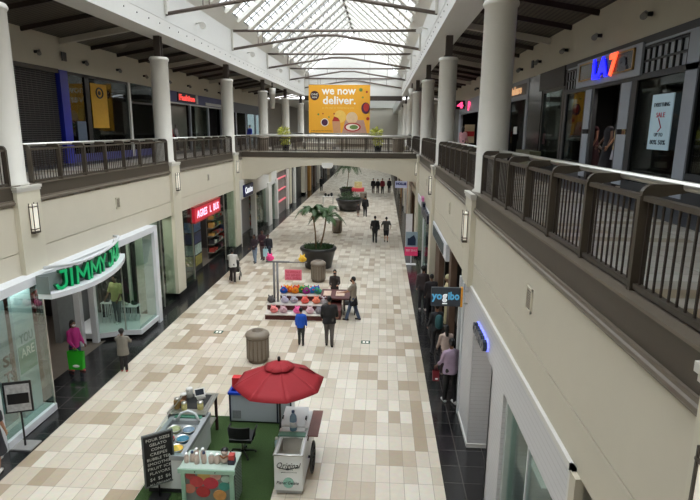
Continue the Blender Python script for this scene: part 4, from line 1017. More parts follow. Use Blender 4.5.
# promotional stands on the right
o = thing('promotional_stand', (1.72, 29.8, 0), 'poster stand with dark blue picture over a pink panel, right side', 'sign stand')
MB().box(1.4, 2.05, 29.78, 29.82, 1.0, 1.85).build('picture', mat('stand_picture', (150, 166, 180), .5), o)
MB().prism([(1.5, 1.1), (1.95, 1.1), (1.95, 1.45), (1.85, 1.68), (1.7, 1.58), (1.6, 1.5), (1.5, 1.5)], 29.765, 29.78, 1).build('picture_skyline', mat('stand_navy', (30, 44, 72), .5), o)
MB().box(1.36, 2.08, 29.76, 29.84, .5, 1.0).build('pink_panel', mat('stand_pink', (224, 60, 110), .5, emit=.1), o)
lettering('BEST DEALS', .16, (1.42, 29.75, .76), (1, 0, 0), width=.6, m=wt, parent=o, name='lettering')
MB().box(1.69, 1.75, 29.78, 29.82, 0.02, .5).box(1.45, 2.0, 29.6, 30.0, 0, .025).build('foot', framew, o)
o = thing('roll_banner', (1.75, 33.5, 0), 'tall narrow white roll-up banner behind the pink poster stand', 'banner')
MB().box(1.55, 1.95, 33.48, 33.52, .05, 2.3).build('sheet', mat('banner_sheet', (224, 222, 224), .5), o); MB().box(1.53, 1.97, 33.4, 33.6, 0, .08).build('base', steel, o)

# mall ends (far wall)
struct('wall_far', MB().box(-17, 9, YFAR - 2, YFAR - 1.8, 0, 12), mat('far_wall', (188, 180, 166), .7))
struct('wall_far_fascia_left', MB().box(-9.1, -8.82, 60.5, 112, 4.3, 5.6), beige)
struct('wall_far_fascia_right', MB().box(2.18, 2.4, 60.5, 112, 4.3, 5.6), beige)
struct('window_far_skylight', MB().box(-8.7, 2.0, 64, YFAR, 12.0, 12.02), pane_m)
mb = MB()
for i in range(22): mb.box(-8.7, 2.0, 64 + i * 2.45, 65.7 + i * 2.45, 11.7, 12.0)  # rafters made extra wide to cut the daylight at the far end
struct('trim_far_rafters', mb, sky_fr)
struct('wall_far_clerestory', MB().box(-8.9, -8.7, 64, YFAR, 10.5, 12.1).box(2.0, 2.2, 64, YFAR, 10.5, 12.1), white)
struct('ceiling_far', MB().box(-17, -8.9, 64, YFAR, 10.5, 10.7).box(2.2, 9, 64, YFAR, 10.5, 10.7), mat('far_ceiling', (190, 186, 178), .7))
struct('floor_upper_far_left', MB().box(-17, -8.9, 64, YFAR, 5.3, ZU), utiles)
struct('floor_upper_far_right', MB().box(2.2, 9, 64, YFAR, 5.3, ZU), utiles)

struct('wall_upper_far_left', MB().box(-13.3, -13.2, 64, YFAR, ZU, 10.5), mat('far_upper_wall', (150, 142, 132), .7))
struct('wall_upper_far_right', MB().box(6.4, 6.5, 64, YFAR, ZU, 10.5), mat('far_upper_wall', (150, 142, 132), .7))
# ---------------------------------------------------------------- artificial grass mat
grass_m = mat('artificial_grass', (48, 72, 28), .9, var=.45, scale=40, bump=.6)
o = MB().box(-4.85, -2.12, 8.6, 12.75, 0.001, .02).build('grass_mat', grass_m); tag(o, 'green artificial grass mat under the gelato stand', 'mat')
# ---------------------------------------------------------------- gelato display freezer
fzw = mat('freezer_white', (206, 210, 210), .35, var=.03); fzg = mat('freezer_grey', (150, 154, 156), .4, var=.04)
Z0 = .02
t = thing('gelato_freezer', (-4.28, 10.4, Z0), 'white gelato display freezer with open tubs and sloping glass, behind the black menu board', 'freezer')
MB().box(-4.70, -3.88, 9.62, 11.35, .14, .80).build('body', fzw, t)
MB().box(-4.66, -3.92, 9.66, 11.3, Z0, .14).build('plinth', dkgrey, t)
mb = MB().box(-4.72, -4.62, 9.6, 11.37, .8, .9).box(-3.96, -3.86, 9.6, 11.37, .8, .9).box(-4.62, -3.96, 9.6, 9.72, .8, .9).box(-4.62, -3.96, 10.95, 11.37, .8, .9)
mb.build('rim', fzg, t)
MB().box(-4.62, -3.96, 9.72, 10.95, .78, .81).build('well', fzg, t)
gc = [('yellow', (226, 186, 70)), ('cream', (222, 206, 176)), ('red', (186, 60, 60)), ('teal', (50, 116, 140)), ('pistachio', (150, 160, 116)), ('blue_grey', (110, 132, 150))]
for i, (nm, c) in enumerate(gc):
    x = -4.13 if i % 2 == 0 else -4.45
    if i in (0, 1): x = (-4.13, -4.45)[i]
    x = -4.13 if i in (0, 3, 5) else -4.45
    y = 9.93 + (i // 2) * .36
    q = thing('gelato_tub', (x, y, .81), 'round tub of %s gelato sunk in the display freezer' % nm.replace('_', ' '), 'gelato tub', None)
    MB().lathe([(.12, 0), (.145, .07), (.155, .07), (.155, .06), (.14, .055)], (x, y, .81), 20).build('tub', steel, q)
    MB().lathe([(.135, 0), (.13, .055), (.09, .085), (.0, .10)], (x, y, .81), 20).build('gelato', mat('gelato_' + nm, c, .6, var=.2, scale=20, bump=.5), q)
mb = MB()
mb.add([(-4.72, 9.62, .9), (-4.50, 9.75, 1.30), (-4.50, 11.3, 1.30), (-4.72, 11.37, .9)], [(0, 1, 2, 3)]).add([(-4.72, 9.62, .9), (-3.88, 9.62, .9), (-4.05, 9.75, 1.05), (-4.50, 9.75, 1.30)], [(0, 1, 2, 3)])
mb.build('sneeze_guard', gl, t)
MB().tube([(-4.72, 9.62, .9), (-4.50, 9.75, 1.30), (-4.50, 11.3, 1.30), (-4.72, 11.37, .9)], .014, 6).build('guard_frame', steel, t)
MB().tube([(-4.5, 10.95, .9), (-4.42, 10.98, 1.06), (-4.25, 11.0, 1.12), (-4.08, 10.98, 1.06), (-4.0, 10.95, .9)], .03, 8).build('arched_handle', fzw, t)
MB().box(-4.6, -3.98, 11.05, 11.3, .9, .93).build('green_panel', mat('mint_dark', (84, 140, 118), .5), t)
MB().box(-3.9, -3.85, 9.75, 9.95, .3, .6).build('side_badge', mat('badge_dark', (60, 62, 66), .5), t)
chalk = mat('chalk', (196, 196, 190), .7)
# menu board
t = thing('menu_board', (-4.34, 9.42, Z0), 'black menu board with white lettering on a stand, bottom left of the gelato stand', 'menu board')
def mt(mb): return tilt(mb, (-4.33, 9.50, .9), .62)
mt(MB().box(-.27, .27, -.015, .015, -.54, .54)).build('board', mat('chalkboard', (20, 20, 21), .6), t)
mt(MB().box(-.30, -.27, -.025, .025, -.57, .57).box(.27, .30, -.025, .025, -.57, .57).box(-.27, .27, -.025, .025, .54, .57).box(-.27, .27, -.025, .025, -.57, -.54)).build('frame', mat('board_frame_grey', (96, 100, 100), .5), t)
dr = Vector((math.cos(.62), math.sin(.62), 0)); nr = Vector((-math.sin(.62), math.cos(.62), 0))
for i, s_ in enumerate(['FOUR SIZES', 'GELATO', 'CONES', 'CREPES', 'BUBBLE TEA', 'SMOOTHIE', 'FRUIT ICE', 'FLAVORS']):
    c = Vector((-4.33, 9.50, 1.32 - i * .105)) - nr * .018
    lettering(s_, .085, c, dr, width=min(.46, .056 * len(s_)), m=chalk, parent=t, center=True, depth=.004, name='lettering')
for i, s_ in enumerate(['$4', '$5', '$6']):
    lettering(s_, .10, Vector((-4.33, 9.50, .45)) - nr * .018 + dr * (i - 1) * .15, dr, m=chalk, parent=t, center=True, depth=.004, name='price')
lettering('ALL ORGANIC', .07, Vector((-4.33, 9.50, .345)) - nr * .018, dr, width=.42, m=chalk, parent=t, center=True, depth=.004, name='lettering')
MB().tube([(-4.36, 9.49, Z0), (-4.36, 9.49, .9)], .02, 8).box(-4.55, -4.17, 9.36, 9.6, Z0, .05).build('stand', black, t)

# dark topped counter
t = thing('service_counter', (-4.34, 11.65, Z0), 'black topped service counter with steel edge at the back of the gelato stand', 'counter')
MB().box(-4.76, -3.96, 11.2, 12.05, .98, 1.0).box(-4.8, -3.9, 11.12, 12.14, .955, .98).build('top', steel, t)
MB().box(-4.72, -4.02, 11.3, 12.0, 1.0, 1.006).build('black_inlay', black, t)
mb = MB()
for x in (-4.76, -3.96):
    for y in (11.17, 12.08): MB().box(x - .03, x + .03, y - .03, y + .03, Z0, .955).build('leg', mat('leg_dark_red', (58, 34, 34), .5), t)
MB().box(-4.76, -3.96, 11.2, 12.05, .35, .38).build('lower_shelf', steel, t)
# things on the counter
ob = thing('tablet_till', (-4.25, 11.8, 1.006), 'white tablet till tilted on its stand on the black counter', 'tablet')
MB().obox((-4.25, 11.8, 1.17), (.25, .018, .19), .5, -.6).build('tablet', white, ob); MB().obox((-4.253, 11.79, 1.173), (.2, .012, .14), .5, -.6).build('screen', mat('screen_dark', (40, 44, 52), .2), ob)
MB().obox((-4.24, 11.83, 1.03), (.2, .16, .04), .5).tube([(-4.24, 11.84, 1.03), (-4.25, 11.82, 1.14)], .02, 8).build('stand', white, ob)
jm = mat('jar_glass', (150, 158, 150), .1); sprk = [mat('sprinkle_%d' % i, c, .8, var=.6, scale=80) for i, c in enumerate(((150, 120, 70), (90, 60, 40), (190, 180, 120), (170, 170, 165)))]
def jar_(x, y, z, r, h, label, k, lid=steel):
    q = thing('topping_jar', (x, y, z), label, 'jar', None)
    MB().lathe([(r * .9, 0), (r, .01), (r, h), (r * .85, h + .01)], (x, y, z), 16).build('jar', sprk[k], q)
    MB().lathe([(r * .95, h + .01), (r, h + .015), (r, h + .04), (r * .3, h + .05)], (x, y, z), 16).build('lid', lid, q)
jar_(-4.08, 11.32, 1.0, .07, .15, 'glass jar at the front right corner of the black counter', 2)
jar_(-4.62, 11.30, 1.0, .06, .22, 'tall jar at the front left corner of the black counter', 0)
jar_(-4.44, 11.26, 1.0, .065, .15, 'jar with greenish filling between the front jars of the counter', 2)
jar_(-4.56, 11.56, 1.0, .07, .2, 'brown filled jar in the second row of the counter', 1, white)
jar_(-4.52, 11.85, 1.0, .08, .2, 'white lidded tub at the back left of the counter', 3, white)
o = MB().box(-4.75, -4.5, 11.42, 11.50, 1.0, 1.12).build('cardboard_box', mat('cardboard', (150, 112, 74), .8)); tag(o, 'small brown cardboard box among the counter jars', 'box')
q = thing('bottle_white', (-3.98, 11.7, .38), 'white bottle standing on the lower shelf of the black counter', 'bottle')
q.name = 'white_bottle'
MB().lathe([(.06, 0), (.065, .02), (.065, .32), (.03, .4), (.03, .46)], (-4.05, 11.35, .38), 14).build('body', intwhite, q)

# chest freezer
t = thing('chest_freezer', (-2.96, 12.8, 0), 'grey chest freezer with blue edges behind the red umbrella', 'chest freezer')
blu = mat('freezer_blue', (28, 66, 176), .4)
MB().box(-3.72, -2.17, 12.46, 13.08, .07, .80).build('body', mat('freezer_silver', (170, 176, 184), .4, var=.03), t)
MB().box(-3.76, -2.13, 12.42, 13.12, .80, .86).build('blue_rim', blu, t)
MB().box(-3.70, -2.19, 12.5, 13.05, .86, .875).build('sliding_lid', glass('lid_glass', (160, 190, 220), .4), t)
MB().box(-3.74, -3.70, 12.44, 12.48, .05, .8).box(-2.19, -2.15, 12.44, 12.48, .05, .8).box(-2.53, -2.49, 12.44, 12.47, .05, .8).build('corner_trim', mat('trim_navy', (30, 34, 60), .4), t)
MB().box(-3.72, -2.17, 12.48, 13.06, 0, .07).build('plinth', black, t)
MB().box(-3.66, -3.44, 12.445, 12.465, .14, .36).build('vent_grille', lined('freezer_grille', (150, 154, 158), (80, 84, 88), 0, .02, .4, .5), t)
o = MB().box(-3.72, -3.5, 12.7, 12.9, .875, 1.12).build('red_bag', mat('bag_red', (200, 40, 44), .6, bump=.4)); tag(o, 'red bag lying on the left end of the chest freezer', 'bag')

# office chair
t = thing('office_chair', (-3.06, 11.1, Z0), 'black low-backed office chair on the grass mat', 'chair')
x, y = -3.06, 11.1; cb = mat('chair_black', (24, 24, 26), .6)
MB().prism([(x - .25, y - .22), (x + .25, y - .22), (x + .27, y + .15), (x + .2, y + .26), (x - .2, y + .26), (x - .27, y + .15)], .43, .50).build('seat', cb, t)
mb = MB(); n = 10
for i in range(n):
    a0 = -.62 + 1.24 * i / n; a1 = -.62 + 1.24 * (i + 1) / n
    for a, b in ((a0, a1),):
        p = lambda a, r, z: (x + r * math.sin(a) * 1.0, y - .02 - r * math.cos(a) * .75, z)
        mb.add([p(a, .36, .58), p(b, .36, .58), p(b, .38, .86), p(a, .38, .86), p(a, .40, .58), p(b, .40, .58), p(b, .42, .86), p(a, .42, .86)], [(0, 1, 2, 3), (5, 4, 7, 6), (3, 2, 6, 7), (1, 0, 4, 5)])
mb.build('backrest', cb, t)
for s_ in (-1, 1): MB().tube([(x + s_ * .26, y - .1, .46), (x + s_ * .31, y - .05, .68), (x + s_ * .31, y + .15, .69)], .022, 8).build('armrest', cb, t)
MB().tube([(x, y, .12), (x, y, .44)], .03, 8).build('column', steel, t)
for i in range(5):
    a = 2 * PI * i / 5 + .3; l = MB().tube([(x, y, .13), (x + .28 * math.cos(a), y + .28 * math.sin(a), .08)], [.03, .018], 6).build('leg', black, t)
    MB().ball((x + .29 * math.cos(a), y + .29 * math.sin(a), Z0 + .028), .028, 8, 6).build('castor', black, l)

# mint cart
mint = mat('mint_paint', (150, 186, 166), .5, var=.05)
t = thing('mint_cart', (-3.28, 9.5, 0), 'mint green cart with pictured fruit front, bottom edge of the view', 'cart')
MB().box(-3.82, -2.74, 9.22, 9.84, .86, .9).build('top', mat('mint_top', (176, 192, 182), .45), t)
MB().box(-3.84, -2.72, 9.20, 9.25, .80, .89).box(-3.80, -3.72, 9.24, 9.32, .03, .84).box(-2.84, -2.76, 9.24, 9.32, .03, .84).box(-3.8, -3.72, 9.74, 9.82, .03, .84).box(-2.84, -2.76, 9.74, 9.82, .03, .84).box(-3.8, -2.76, 9.24, 9.32, .03, .14).build('frame', mint, t)
MB().box(-3.75, -2.80, 9.28, 9.30, .14, .84).build('picture_panel', mat('pic_ground', (120, 128, 124), .5, var=.3), t)
rnd = random.Random(2)
for i, (xx, zz, r, c) in enumerate(((-3.62, .70, .10, (190, 84, 84)), (-3.35, .72, .13, (206, 170, 96)), (-3.12, .72, .11, (214, 160, 150)), (-2.92, .66, .09, (170, 200, 190)), (-3.5, .58, .14, (196, 70, 74)), (-3.22, .56, .15, (190, 52, 70)), (-2.95, .50, .11, (60, 140, 130)), (-3.65, .42, .12, (190, 120, 100)), (-3.38, .36, .14, (180, 56, 60)), (-3.05, .3, .13, (206, 150, 90)))):
    MB().prism([(xx + r * math.cos(2 * PI * k / 20), zz + r * .85 * math.sin(2 * PI * k / 20)) for k in range(20)][::-1], 9.272 - .001 * i, 9.281, 1).build('picture_fruit', mat('pic_fruit_%d' % i, c, .5, var=.25, scale=12), t)
for xx in (-3.5, -3.1): MB().ball((xx, 9.195, .845), .014, 8, 6).build('bolt', black, t)
MB().box(-2.78, -2.74, 9.3, 9.78, .05, .86).build('side_lattice', lined('lattice_side', (150, 170, 158), (70, 76, 70), 2, .07, .35, .6, second=(1, .07, .35)), t)
# bottles on it
bw = mat('bottle_milky', (196, 178, 166), .4); bc = mat('bottle_cap_white', (240, 240, 238), .4)
def syrup(x, y, r, h, label, cm=bc, grp=None, body=None):
    h *= .85; r *= 1.1; q = thing('syrup_bottle', (x, y, .9), label, 'bottle', grp)
    MB().lathe([(r * .92, 0), (r, .02), (r, h * .62), (r * .5, h * .78), (r * .5, h * .82)], (x, y, .9), 14).build('body', body or bw, q)
    MB().lathe([(r * .6, h * .82), (r * .6, h * .92), (r * .45, h)], (x, y, .9), 12).build('cap', cm, q)
    return q
bcd = mat('cap_navy', (40, 56, 90), .4)
syrup(-3.73, 9.42, .045, .24, 'milky bottle at the far left of the mint cart row')
syrup(-3.63, 9.46, .045, .26, 'milky bottle with dark cap, second from left on the mint cart', bcd)
syrup(-3.52, 9.40, .05, .27, 'milky bottle, third from left on the mint cart')
syrup(-3.44, 9.55, .05, .28, 'milky bottle behind the third and fourth bottles of the mint cart')
syrup(-3.38, 9.42, .045, .29, 'taller bottle with navy cap in the middle of the mint cart row', bcd)
syrup(-3.24, 9.44, .055, .24, 'wide milky bottle just right of the navy capped bottle')
syrup(-3.12, 9.44, .055, .24, 'wide milky bottle next to the penguin-like figurine')
syrup(-3.6, 9.62, .05, .22, 'milky bottle standing at the back left of the mint cart')
o = thing('figurine', (-2.99, 9.5, .9), 'round white figurine with a black cap on the mint cart', 'figurine')
MB().ball((-2.98, 9.45, .99), (.09, .08, .09)).build('body', bw, o); MB().ball((-2.98, 9.46, 1.13), (.07, .07, .065)).build('head', bw, o); MB().ball((-2.98, 9.48, 1.16), (.075, .075, .055)).build('cap', black, o)
MB().tube([(-3.06, 9.43, 1.07), (-2.98, 9.37, 1.05), (-2.9, 9.43, 1.07)], .018, 8).build('scarf', mat('scarf_brown', (140, 90, 50), .7), o)
syrup(-2.88, 9.55, .025, .24, 'slim dark bottle beside the figurine on the mint cart', black, None, black)
o = thing('red_snack_box', (-2.82, 9.45, .9), 'red and dark box standing at the right end of the mint cart', 'box')
MB().box(-2.90, -2.77, 9.38, 9.52, .9, .99).build('lower_box', mat('box_dark', (40, 40, 56), .5), o); MB().box(-2.89, -2.78, 9.4, 9.52, .99, 1.09).build('upper_box', mat('box_red', (190, 70, 62), .5, var=.3), o)

# white ice cream cart with wheel
t = thing('ice_cream_cart', (-1.77, 10.6, 0), 'white push cart lettered Original with spoked wheel, under the red umbrella', 'cart')
cw = mat('cart_white', (226, 228, 228), .35, var=.02)
MB().box(-2.06, -1.48, 9.75, 9.79, .12, .92).box(-2.06, -2.02, 9.79, 11.5, .12, .92).box(-1.52, -1.48, 9.79, 11.5, .12, .92).box(-2.06, -1.48, 11.46, 11.5, .12, .92).box(-2.04, -1.5, 9.78, 11.48, .12, .5).box(-2.04, -1.5, 10.42, 11.48, .5, .88).build('body', cw, t)
MB().box(-2.03, -1.51, 9.79, 11.45, .03, .12).build('plinth', mat('cart_plinth', (176, 178, 180), .4), t)
MB().box(-2.02, -1.52, 9.8, 10.42, .62, .64).box(-2.02, -1.99, 9.8, 10.42, .64, .93).box(-1.55, -1.52, 9.8, 10.42, .64, .93).box(-1.99, -1.55, 10.38, 10.42, .64, .93).box(-1.99, -1.55, 9.79, 9.81, .64, .93).build('basin', steel, t)
MB().tube([(-2.07, 9.74, .925), (-1.47, 9.74, .925), (-1.47, 10.45, .925), (-2.07, 10.45, .925)], .014, 6, closed=True).build('rim', steel, t)
MB().obox((-1.84, 11.12, 1.0), (.54, .74, .04), 0, .10).build('lid', cw, t)
MB().box(-2.1, -1.56, 10.58, 10.74, .93, .97).box(-2.06, -1.5, 10.74, 11.5, .88, .96).build('top_panel', cw, t)
MB().box(-2.1, -1.52, 10.43, 10.58, .9, .95).build('mint_strip', mat('mint_strip', (120, 168, 150), .5), t)
for s_ in (-2.1, -1.58): MB().box(s_ - .015, s_ + .015, 11.0, 11.1, .98, 1.05).build('hinge', black, t)
MB().box(-1.48, -1.25, 10.48, 11.56, .91, .94).box(-1.5, -1.46, 10.5, 11.5, .8, .91).build('side_plank', mat('plank_red_brown', (116, 70, 62), .5, var=.25, scale=4), t)
w = MB().tube([(-1.38, 10.62 + .32 * math.cos(a * PI / 16), .345 + .32 * math.sin(a * PI / 16)) for a in range(32)], .024, 8, closed=True).build('wheel', black, t)
for i in range(10):
    a = 2 * PI * i / 10; MB().tube([(-1.38, 10.62, .345), (-1.38, 10.62 + .31 * math.cos(a), .345 + .31 * math.sin(a))], .007, 5).build('spoke', black, w)
MB().tube([(-1.48, 10.62, .345), (-1.33, 10.62, .345)], .03, 8).build('hub', black, t)
for (xx, yy) in ((-1.98, 9.9), (-1.56, 9.9), (-1.98, 11.3), (-1.56, 11.3)): MB().tube([(xx - .02, yy, .03), (xx + .02, yy, .03)], .03, 8).build('castor', black, t)
lk = mat('cart_ink', (30, 38, 44), .5)
def slant(txt, size, p0, w, m, sl=.25, name='lettering', arc=0):
    mb, wd = text_mb(txt, size, .004, 1., 0); k = w / wd; p0 = Vector(p0)
    place(mb, lambda p: p0 + Vector((p.x * k + p.z * sl, p.y, p.z + arc * (1 - ((p.x / wd) * 2 - 1) ** 2)))); return mb.build(name, m, t)
slant('Original', .19, (-2.03, 9.745, .63), .48, lk, .3)
slant('ITALIAN', .05, (-1.88, 9.745, .59), .2, lk, 0)
slant('gelato and fruit ice', .035, (-1.92, 9.745, .53), .32, mat('cart_ink_grey', (110, 116, 120), .5), 0)
slant('Planet Gelato', .10, (-2.02, 9.735, .27), .46, lk, .2)
MB().prism([(-1.77 + .11 * math.cos(2 * PI * k / 24), .30 + .12 * math.sin(2 * PI * k / 24)) for k in range(24)][::-1], 9.741, 9.75, 1).build('round_logo', mat('logo_mint', (150, 200, 186), .5, var=.4, scale=12), t)
MB().tube([(-1.96, 9.742, .63), (-1.77, 9.742, .61), (-1.54, 9.742, .68)], .008, 5).build('swash', lk, t)
o = thing('drink_bottle', (-1.93, 10.62, .97), 'pale blue bottle standing on the white ice cream cart', 'bottle')
bl = mat('bottle_blue', (140, 176, 206), .25)
MB().lathe([(.065, 0), (.075, .01), (.078, .26), (.07, .33), (.03, .40), (.03, .42)], (-1.80, 10.62, .97), 16).build('body', bl, o)
MB().lathe([(.0785, .09), (.0795, .09), (.0795, .22), (.0785, .22)], (-1.80, 10.62, .97), 16).build('label_band', mat('bottle_label', (226, 232, 236), .4), o)
MB().lathe([(.034, .42), (.034, .46), (.02, .47)], (-1.80, 10.62, .97), 12).build('cap', mat('bottle_cap_blue', (70, 100, 150), .4), o)
o = thing('spray_bottle', (-2.13, 10.3, .75), 'small translucent spray bottle hanging on the left side of the ice cream cart', 'bottle')
MB().lathe([(.04, 0), (.045, .01), (.045, .13), (.02, .17), (.02, .2)], (-2.115, 10.35, .72), 12).build('body', mat('spray_body', (160, 186, 196), .3), o); MB().box(-2.14, -2.09, 10.30, 10.37, .92, .95).build('nozzle', white, o)

# red umbrella
t = thing('market_umbrella', (-2.14, 10.9, 0), 'open red market umbrella standing beside the white ice cream cart', 'umbrella')
UX, UY = -2.10, 10.7
red = mat('umbrella_red', (150, 26, 36), .75, var=.08, scale=5, bump=.1)
red2 = mat('umbrella_red_vent', (154, 28, 38), .75, var=.06)
R_, zr, zt = .98, 2.05, 2.50
rim = [(UX + R_ * math.cos(2 * PI * (i + .42) / 8), UY + R_ * math.sin(2 * PI * (i + .42) / 8)) for i in range(8)]
def cp(i, s_, k=0.):
    a = rim[i % 8]
    return (UX + (a[0] - UX) * s_, UY + (a[1] - UY) * s_, zt - (zt - zr) * (s_ ** 1.15) + k)
def panel_(mb, i, ss, sag, k=0., scal=0.):
    n = 6; vs = []; m_ = len(ss)
    for s_ in ss:
        a, b = Vector(cp(i, s_, k)), Vector(cp(i + 1, s_, k))
        for j in range(n + 1):
            f = j / n; v = a.lerp(b, f); v.z -= sag * s_ * math.sin(PI * f); 
            if scal and s_ == ss[-1]: v += (v - Vector((UX, UY, v.z))).normalized() * scal * math.sin(PI * f); v.z -= scal * .4 * math.sin(PI * f)
            vs.append(v)
    mb.add(vs, [(r * (n + 1) + j, (r + 1) * (n + 1) + j, (r + 1) * (n + 1) + j + 1, r * (n + 1) + j + 1) for r in range(m_ - 1) for j in range(n)], True)
mb = MB()
for i in range(8): panel_(mb, i, [.12, .25, .4, .55, .7, .85, 1.0], .018)
can = mb.build('canopy', red, t)
sd = can.modifiers.new('thick', 'SOLIDIFY'); sd.thickness = .006
mb = MB()
for i in range(8): panel_(mb, i, [.02, .12, .22, .32], .0, .045, .035)
v_ = mb.build('vent', red2, can); sd = v_.modifiers.new('thick', 'SOLIDIFY'); sd.thickness = .006
for i in range(8):
    a = cp(i, .12, -.02); b = cp(i, .98, -.02)
    MB().tube([a, cp(i, .5, -.02), b], .009, 6).build('rib', black, t)
MB().tube([(UX, UY, .0), (UX, UY, 2.5)], .024, 10).build('pole', mat('pole_dark', (40, 38, 40), .4), t)
MB().lathe([(.03, 0), (.035, .05), (.028, .09), (.0, .1)], (UX, UY, 2.54), 12).build('finial', mat('finial_black', (24, 20, 20), .4), t)
p0 = Vector(cp(0, .45, .012)); p1 = Vector(cp(0, .8, .012))
MB().tube([p0, (p0 + p1) / 2 + Vector((.03, 0, .02)), p1], [.012, .02, .012], 6).build('tie_strap', mat('strap_dark_red', (130, 22, 30), .7), t)
MB().lathe([(.0, 0), (.14, 0), (.14, .05), (.05, .09), (.03, .1)], (UX, UY, .0), 16).build('base', black, t)

# ---------------------------------------------------------------- slipper stall
t = thing('slipper_stall', (-2.9, 20.7, 0), 'tiered white and dark red display stall of plush slippers in the middle of the mall', 'stall')
dr_ = mat('stall_dark_red', (84, 34, 32), .5); shw = mat('stall_white', (206, 200, 192), .5)
for nm, (x0, x1, y0, y1, z) in (('lower_tier', (-4.5, -2.0, 20.15, 20.75, .24)), ('middle_tier', (-4.5, -2.0, 20.6, 21.2, .50)), ('upper_tier', (-4.05, -2.3, 21.05, 21.65, .76))):
    p = MB().box(x0, x1, y0, y1, z - .04, z).build(nm, shw, t)
    MB().box(x0 + .02, x1 - .02, y0 + .05, y1, z - .24, z - .04).build('riser', dr_, p)
MB().box(-4.4, -2.05, 20.3, 21.6, 0, .03).box(-4.45, -2.0, 20.25, 21.6, .03, .1).build('plinth', dkgrey, t)
# right wing with sloped trays
MB().prism([(20.3, .3), (21.3, .62), (21.3, .72), (20.3, .4)], -2.0, -1.5, 0).prism([(20.7, .72), (21.5, .86), (21.5, .92), (20.7, .78)], -2.35, -1.1, 0).box(-2.0, -1.5, 20.35, 21.4, 0.02, .3).build('red_wing', dr_, t)
MB().prism([(20.9, .82), (21.3, .895), (21.3, .91), (20.9, .84)], -2.25, -1.95, 0).prism([(20.9, .82), (21.3, .895), (21.3, .91), (20.9, .84)], -1.75, -1.4, 0).build('tray_paper', mat('tray_paper', (206, 180, 160), .7, var=.3, scale=12), t)
o = thing('sign_post', (-4.18, 21.0, 0), 'grey double post with long top bar at the left end of the slipper stall', 'post')
MB().tube([(-4.24, 20.95, 0.24), (-4.24, 20.95, 2.14)], .045, 8).tube([(-4.10, 20.95, 0.24), (-4.10, 20.95, 2.14)], .045, 8).build('posts', mat('post_grey', (138, 136, 138), .4, .3), o)
MB().box(-4.55, -3.6, 20.9, 21.0, 2.14, 2.2).box(-3.6, -2.9, 20.93, 20.97, 2.14, 2.18).build('top_bar', mat('post_grey', (138, 136, 138), .4), o)
for x in (-3.55, -3.15): MB().tube([(x, 20.95, 2.16), (x, 20.95, 1.86)], .006, 5).build('chain', steel, o)
o = thing('price_placard', (-3.45, 20.95, 1.4), 'pink price placard hanging above the slipper stall', 'sign')
MB().box(-3.80, -3.12, 20.93, 20.97, 1.42, 1.86).build('card', mat('placard_pink', (240, 130, 150), .6, var=.05), o)
rdt = mat('placard_red', (206, 50, 80), .6)
for i, s_ in enumerate(('SLIPPERS', '$15 $20 $25', 'ALL SIZES')): lettering(s_, .11, (-3.46, 20.92, 1.72 - i * .125), (1, 0, 0), width=.56, m=rdt, parent=o, center=True, name='lettering')
def slipper(x, y, z, c, label, grp, rz=0, ear=None):
    m_ = mat('plush_%d_%d_%d' % c, c, .95, bump=.5, scale=30); e = mat('plush_%d_%d_%d' % (ear or c), ear or c, .95, bump=.5, scale=30)
    q = thing('plush_slipper', (x, y, z), label, 'slipper', grp)
    MB().ball((x, y, z + .085), (.135, .10, .085)).ball((x, y + .1, z + .07), (.10, .10, .06)).build('body', m_, q)
    MB().ball((x, y - .06, z + .15), (.08, .065, .075)).build('head', m_, q)
    for s_ in (-1, 1): MB().ball((x + s_ * .06, y - .04, z + .215), (.022, .02, .04)).build('ear', e, q)
    MB().ball((x, y - .12, z + .14), (.03, .02, .02)).build('snout', e, q)
    q.rotation_euler = (0, 0, rz); q.scale = (1.25, 1.25, 1.35)
    return q
rnd = random.Random(5)
top = [((40, 96, 200), 'blue'), ((244, 120, 40), 'orange'), ((250, 150, 40), 'amber orange'), ((60, 150, 70), 'green'), ((150, 50, 130), 'purple'), ((40, 120, 190), 'bright blue'), ((60, 150, 120), 'teal green')]
for i, (c, n) in enumerate(top):
    slipper(-3.92 + i * .235, 21.3 + (i % 2) * .12, .76, c, '%s plush slipper on the top tier, %s from the left' % (n, ORD[i].replace('nearest', 'first')), 'slippers on the top tier', rnd.uniform(-.4, .4), ((220, 60, 50), (250, 200, 60), (200, 60, 60), (230, 180, 50), (60, 160, 80), (230, 60, 60), (40, 80, 180))[i])
for i, (x, c, n) in enumerate(((-3.85, (250, 170, 60), 'yellow-orange'), (-3.42, (240, 90, 50), 'red-orange'), (-3.0, (50, 140, 80), 'deep green'), (-2.6, (50, 70, 160), 'navy blue'))):
    slipper(x, 21.48, .76, c, '%s plush slipper at the back of the top tier' % n, 'slippers at the back of the top tier', rnd.uniform(-.4, .4))
mid = [(-4.35, (90, 86, 88), 'dark grey'), (-3.80, (196, 190, 210), 'pale lilac'), (-3.42, (172, 172, 184), 'silver grey'), (-2.98, (240, 110, 100), 'coral'), (-2.52, (244, 140, 110), 'salmon'), (-2.2, (190, 186, 190), 'light grey')]
for i, (x, c, n) in enumerate(mid): slipper(x, 20.83, .50, c, '%s plush slipper on the middle tier' % n, 'slippers on the middle tier', rnd.uniform(-.3, .3))
low = [(-4.15, (240, 140, 140), 'light coral'), (-3.78, (206, 170, 180), 'dusty pink'), (-3.22, (244, 110, 170), 'hot pink'), (-2.72, (226, 190, 200), 'blush'), (-2.35, (140, 136, 144), 'mid grey'), (-2.12, (210, 208, 212), 'off white')]
for i, (x, c, n) in enumerate(low): slipper(x, 20.36, .24, c, '%s plush slipper on the bottom tier' % n, 'slippers on the bottom tier', rnd.uniform(-.3, .3))
slipper(-4.38, 20.95, 2.2, (255, 80, 150), 'bright pink plush slipper perched on the left of the post bar', None)
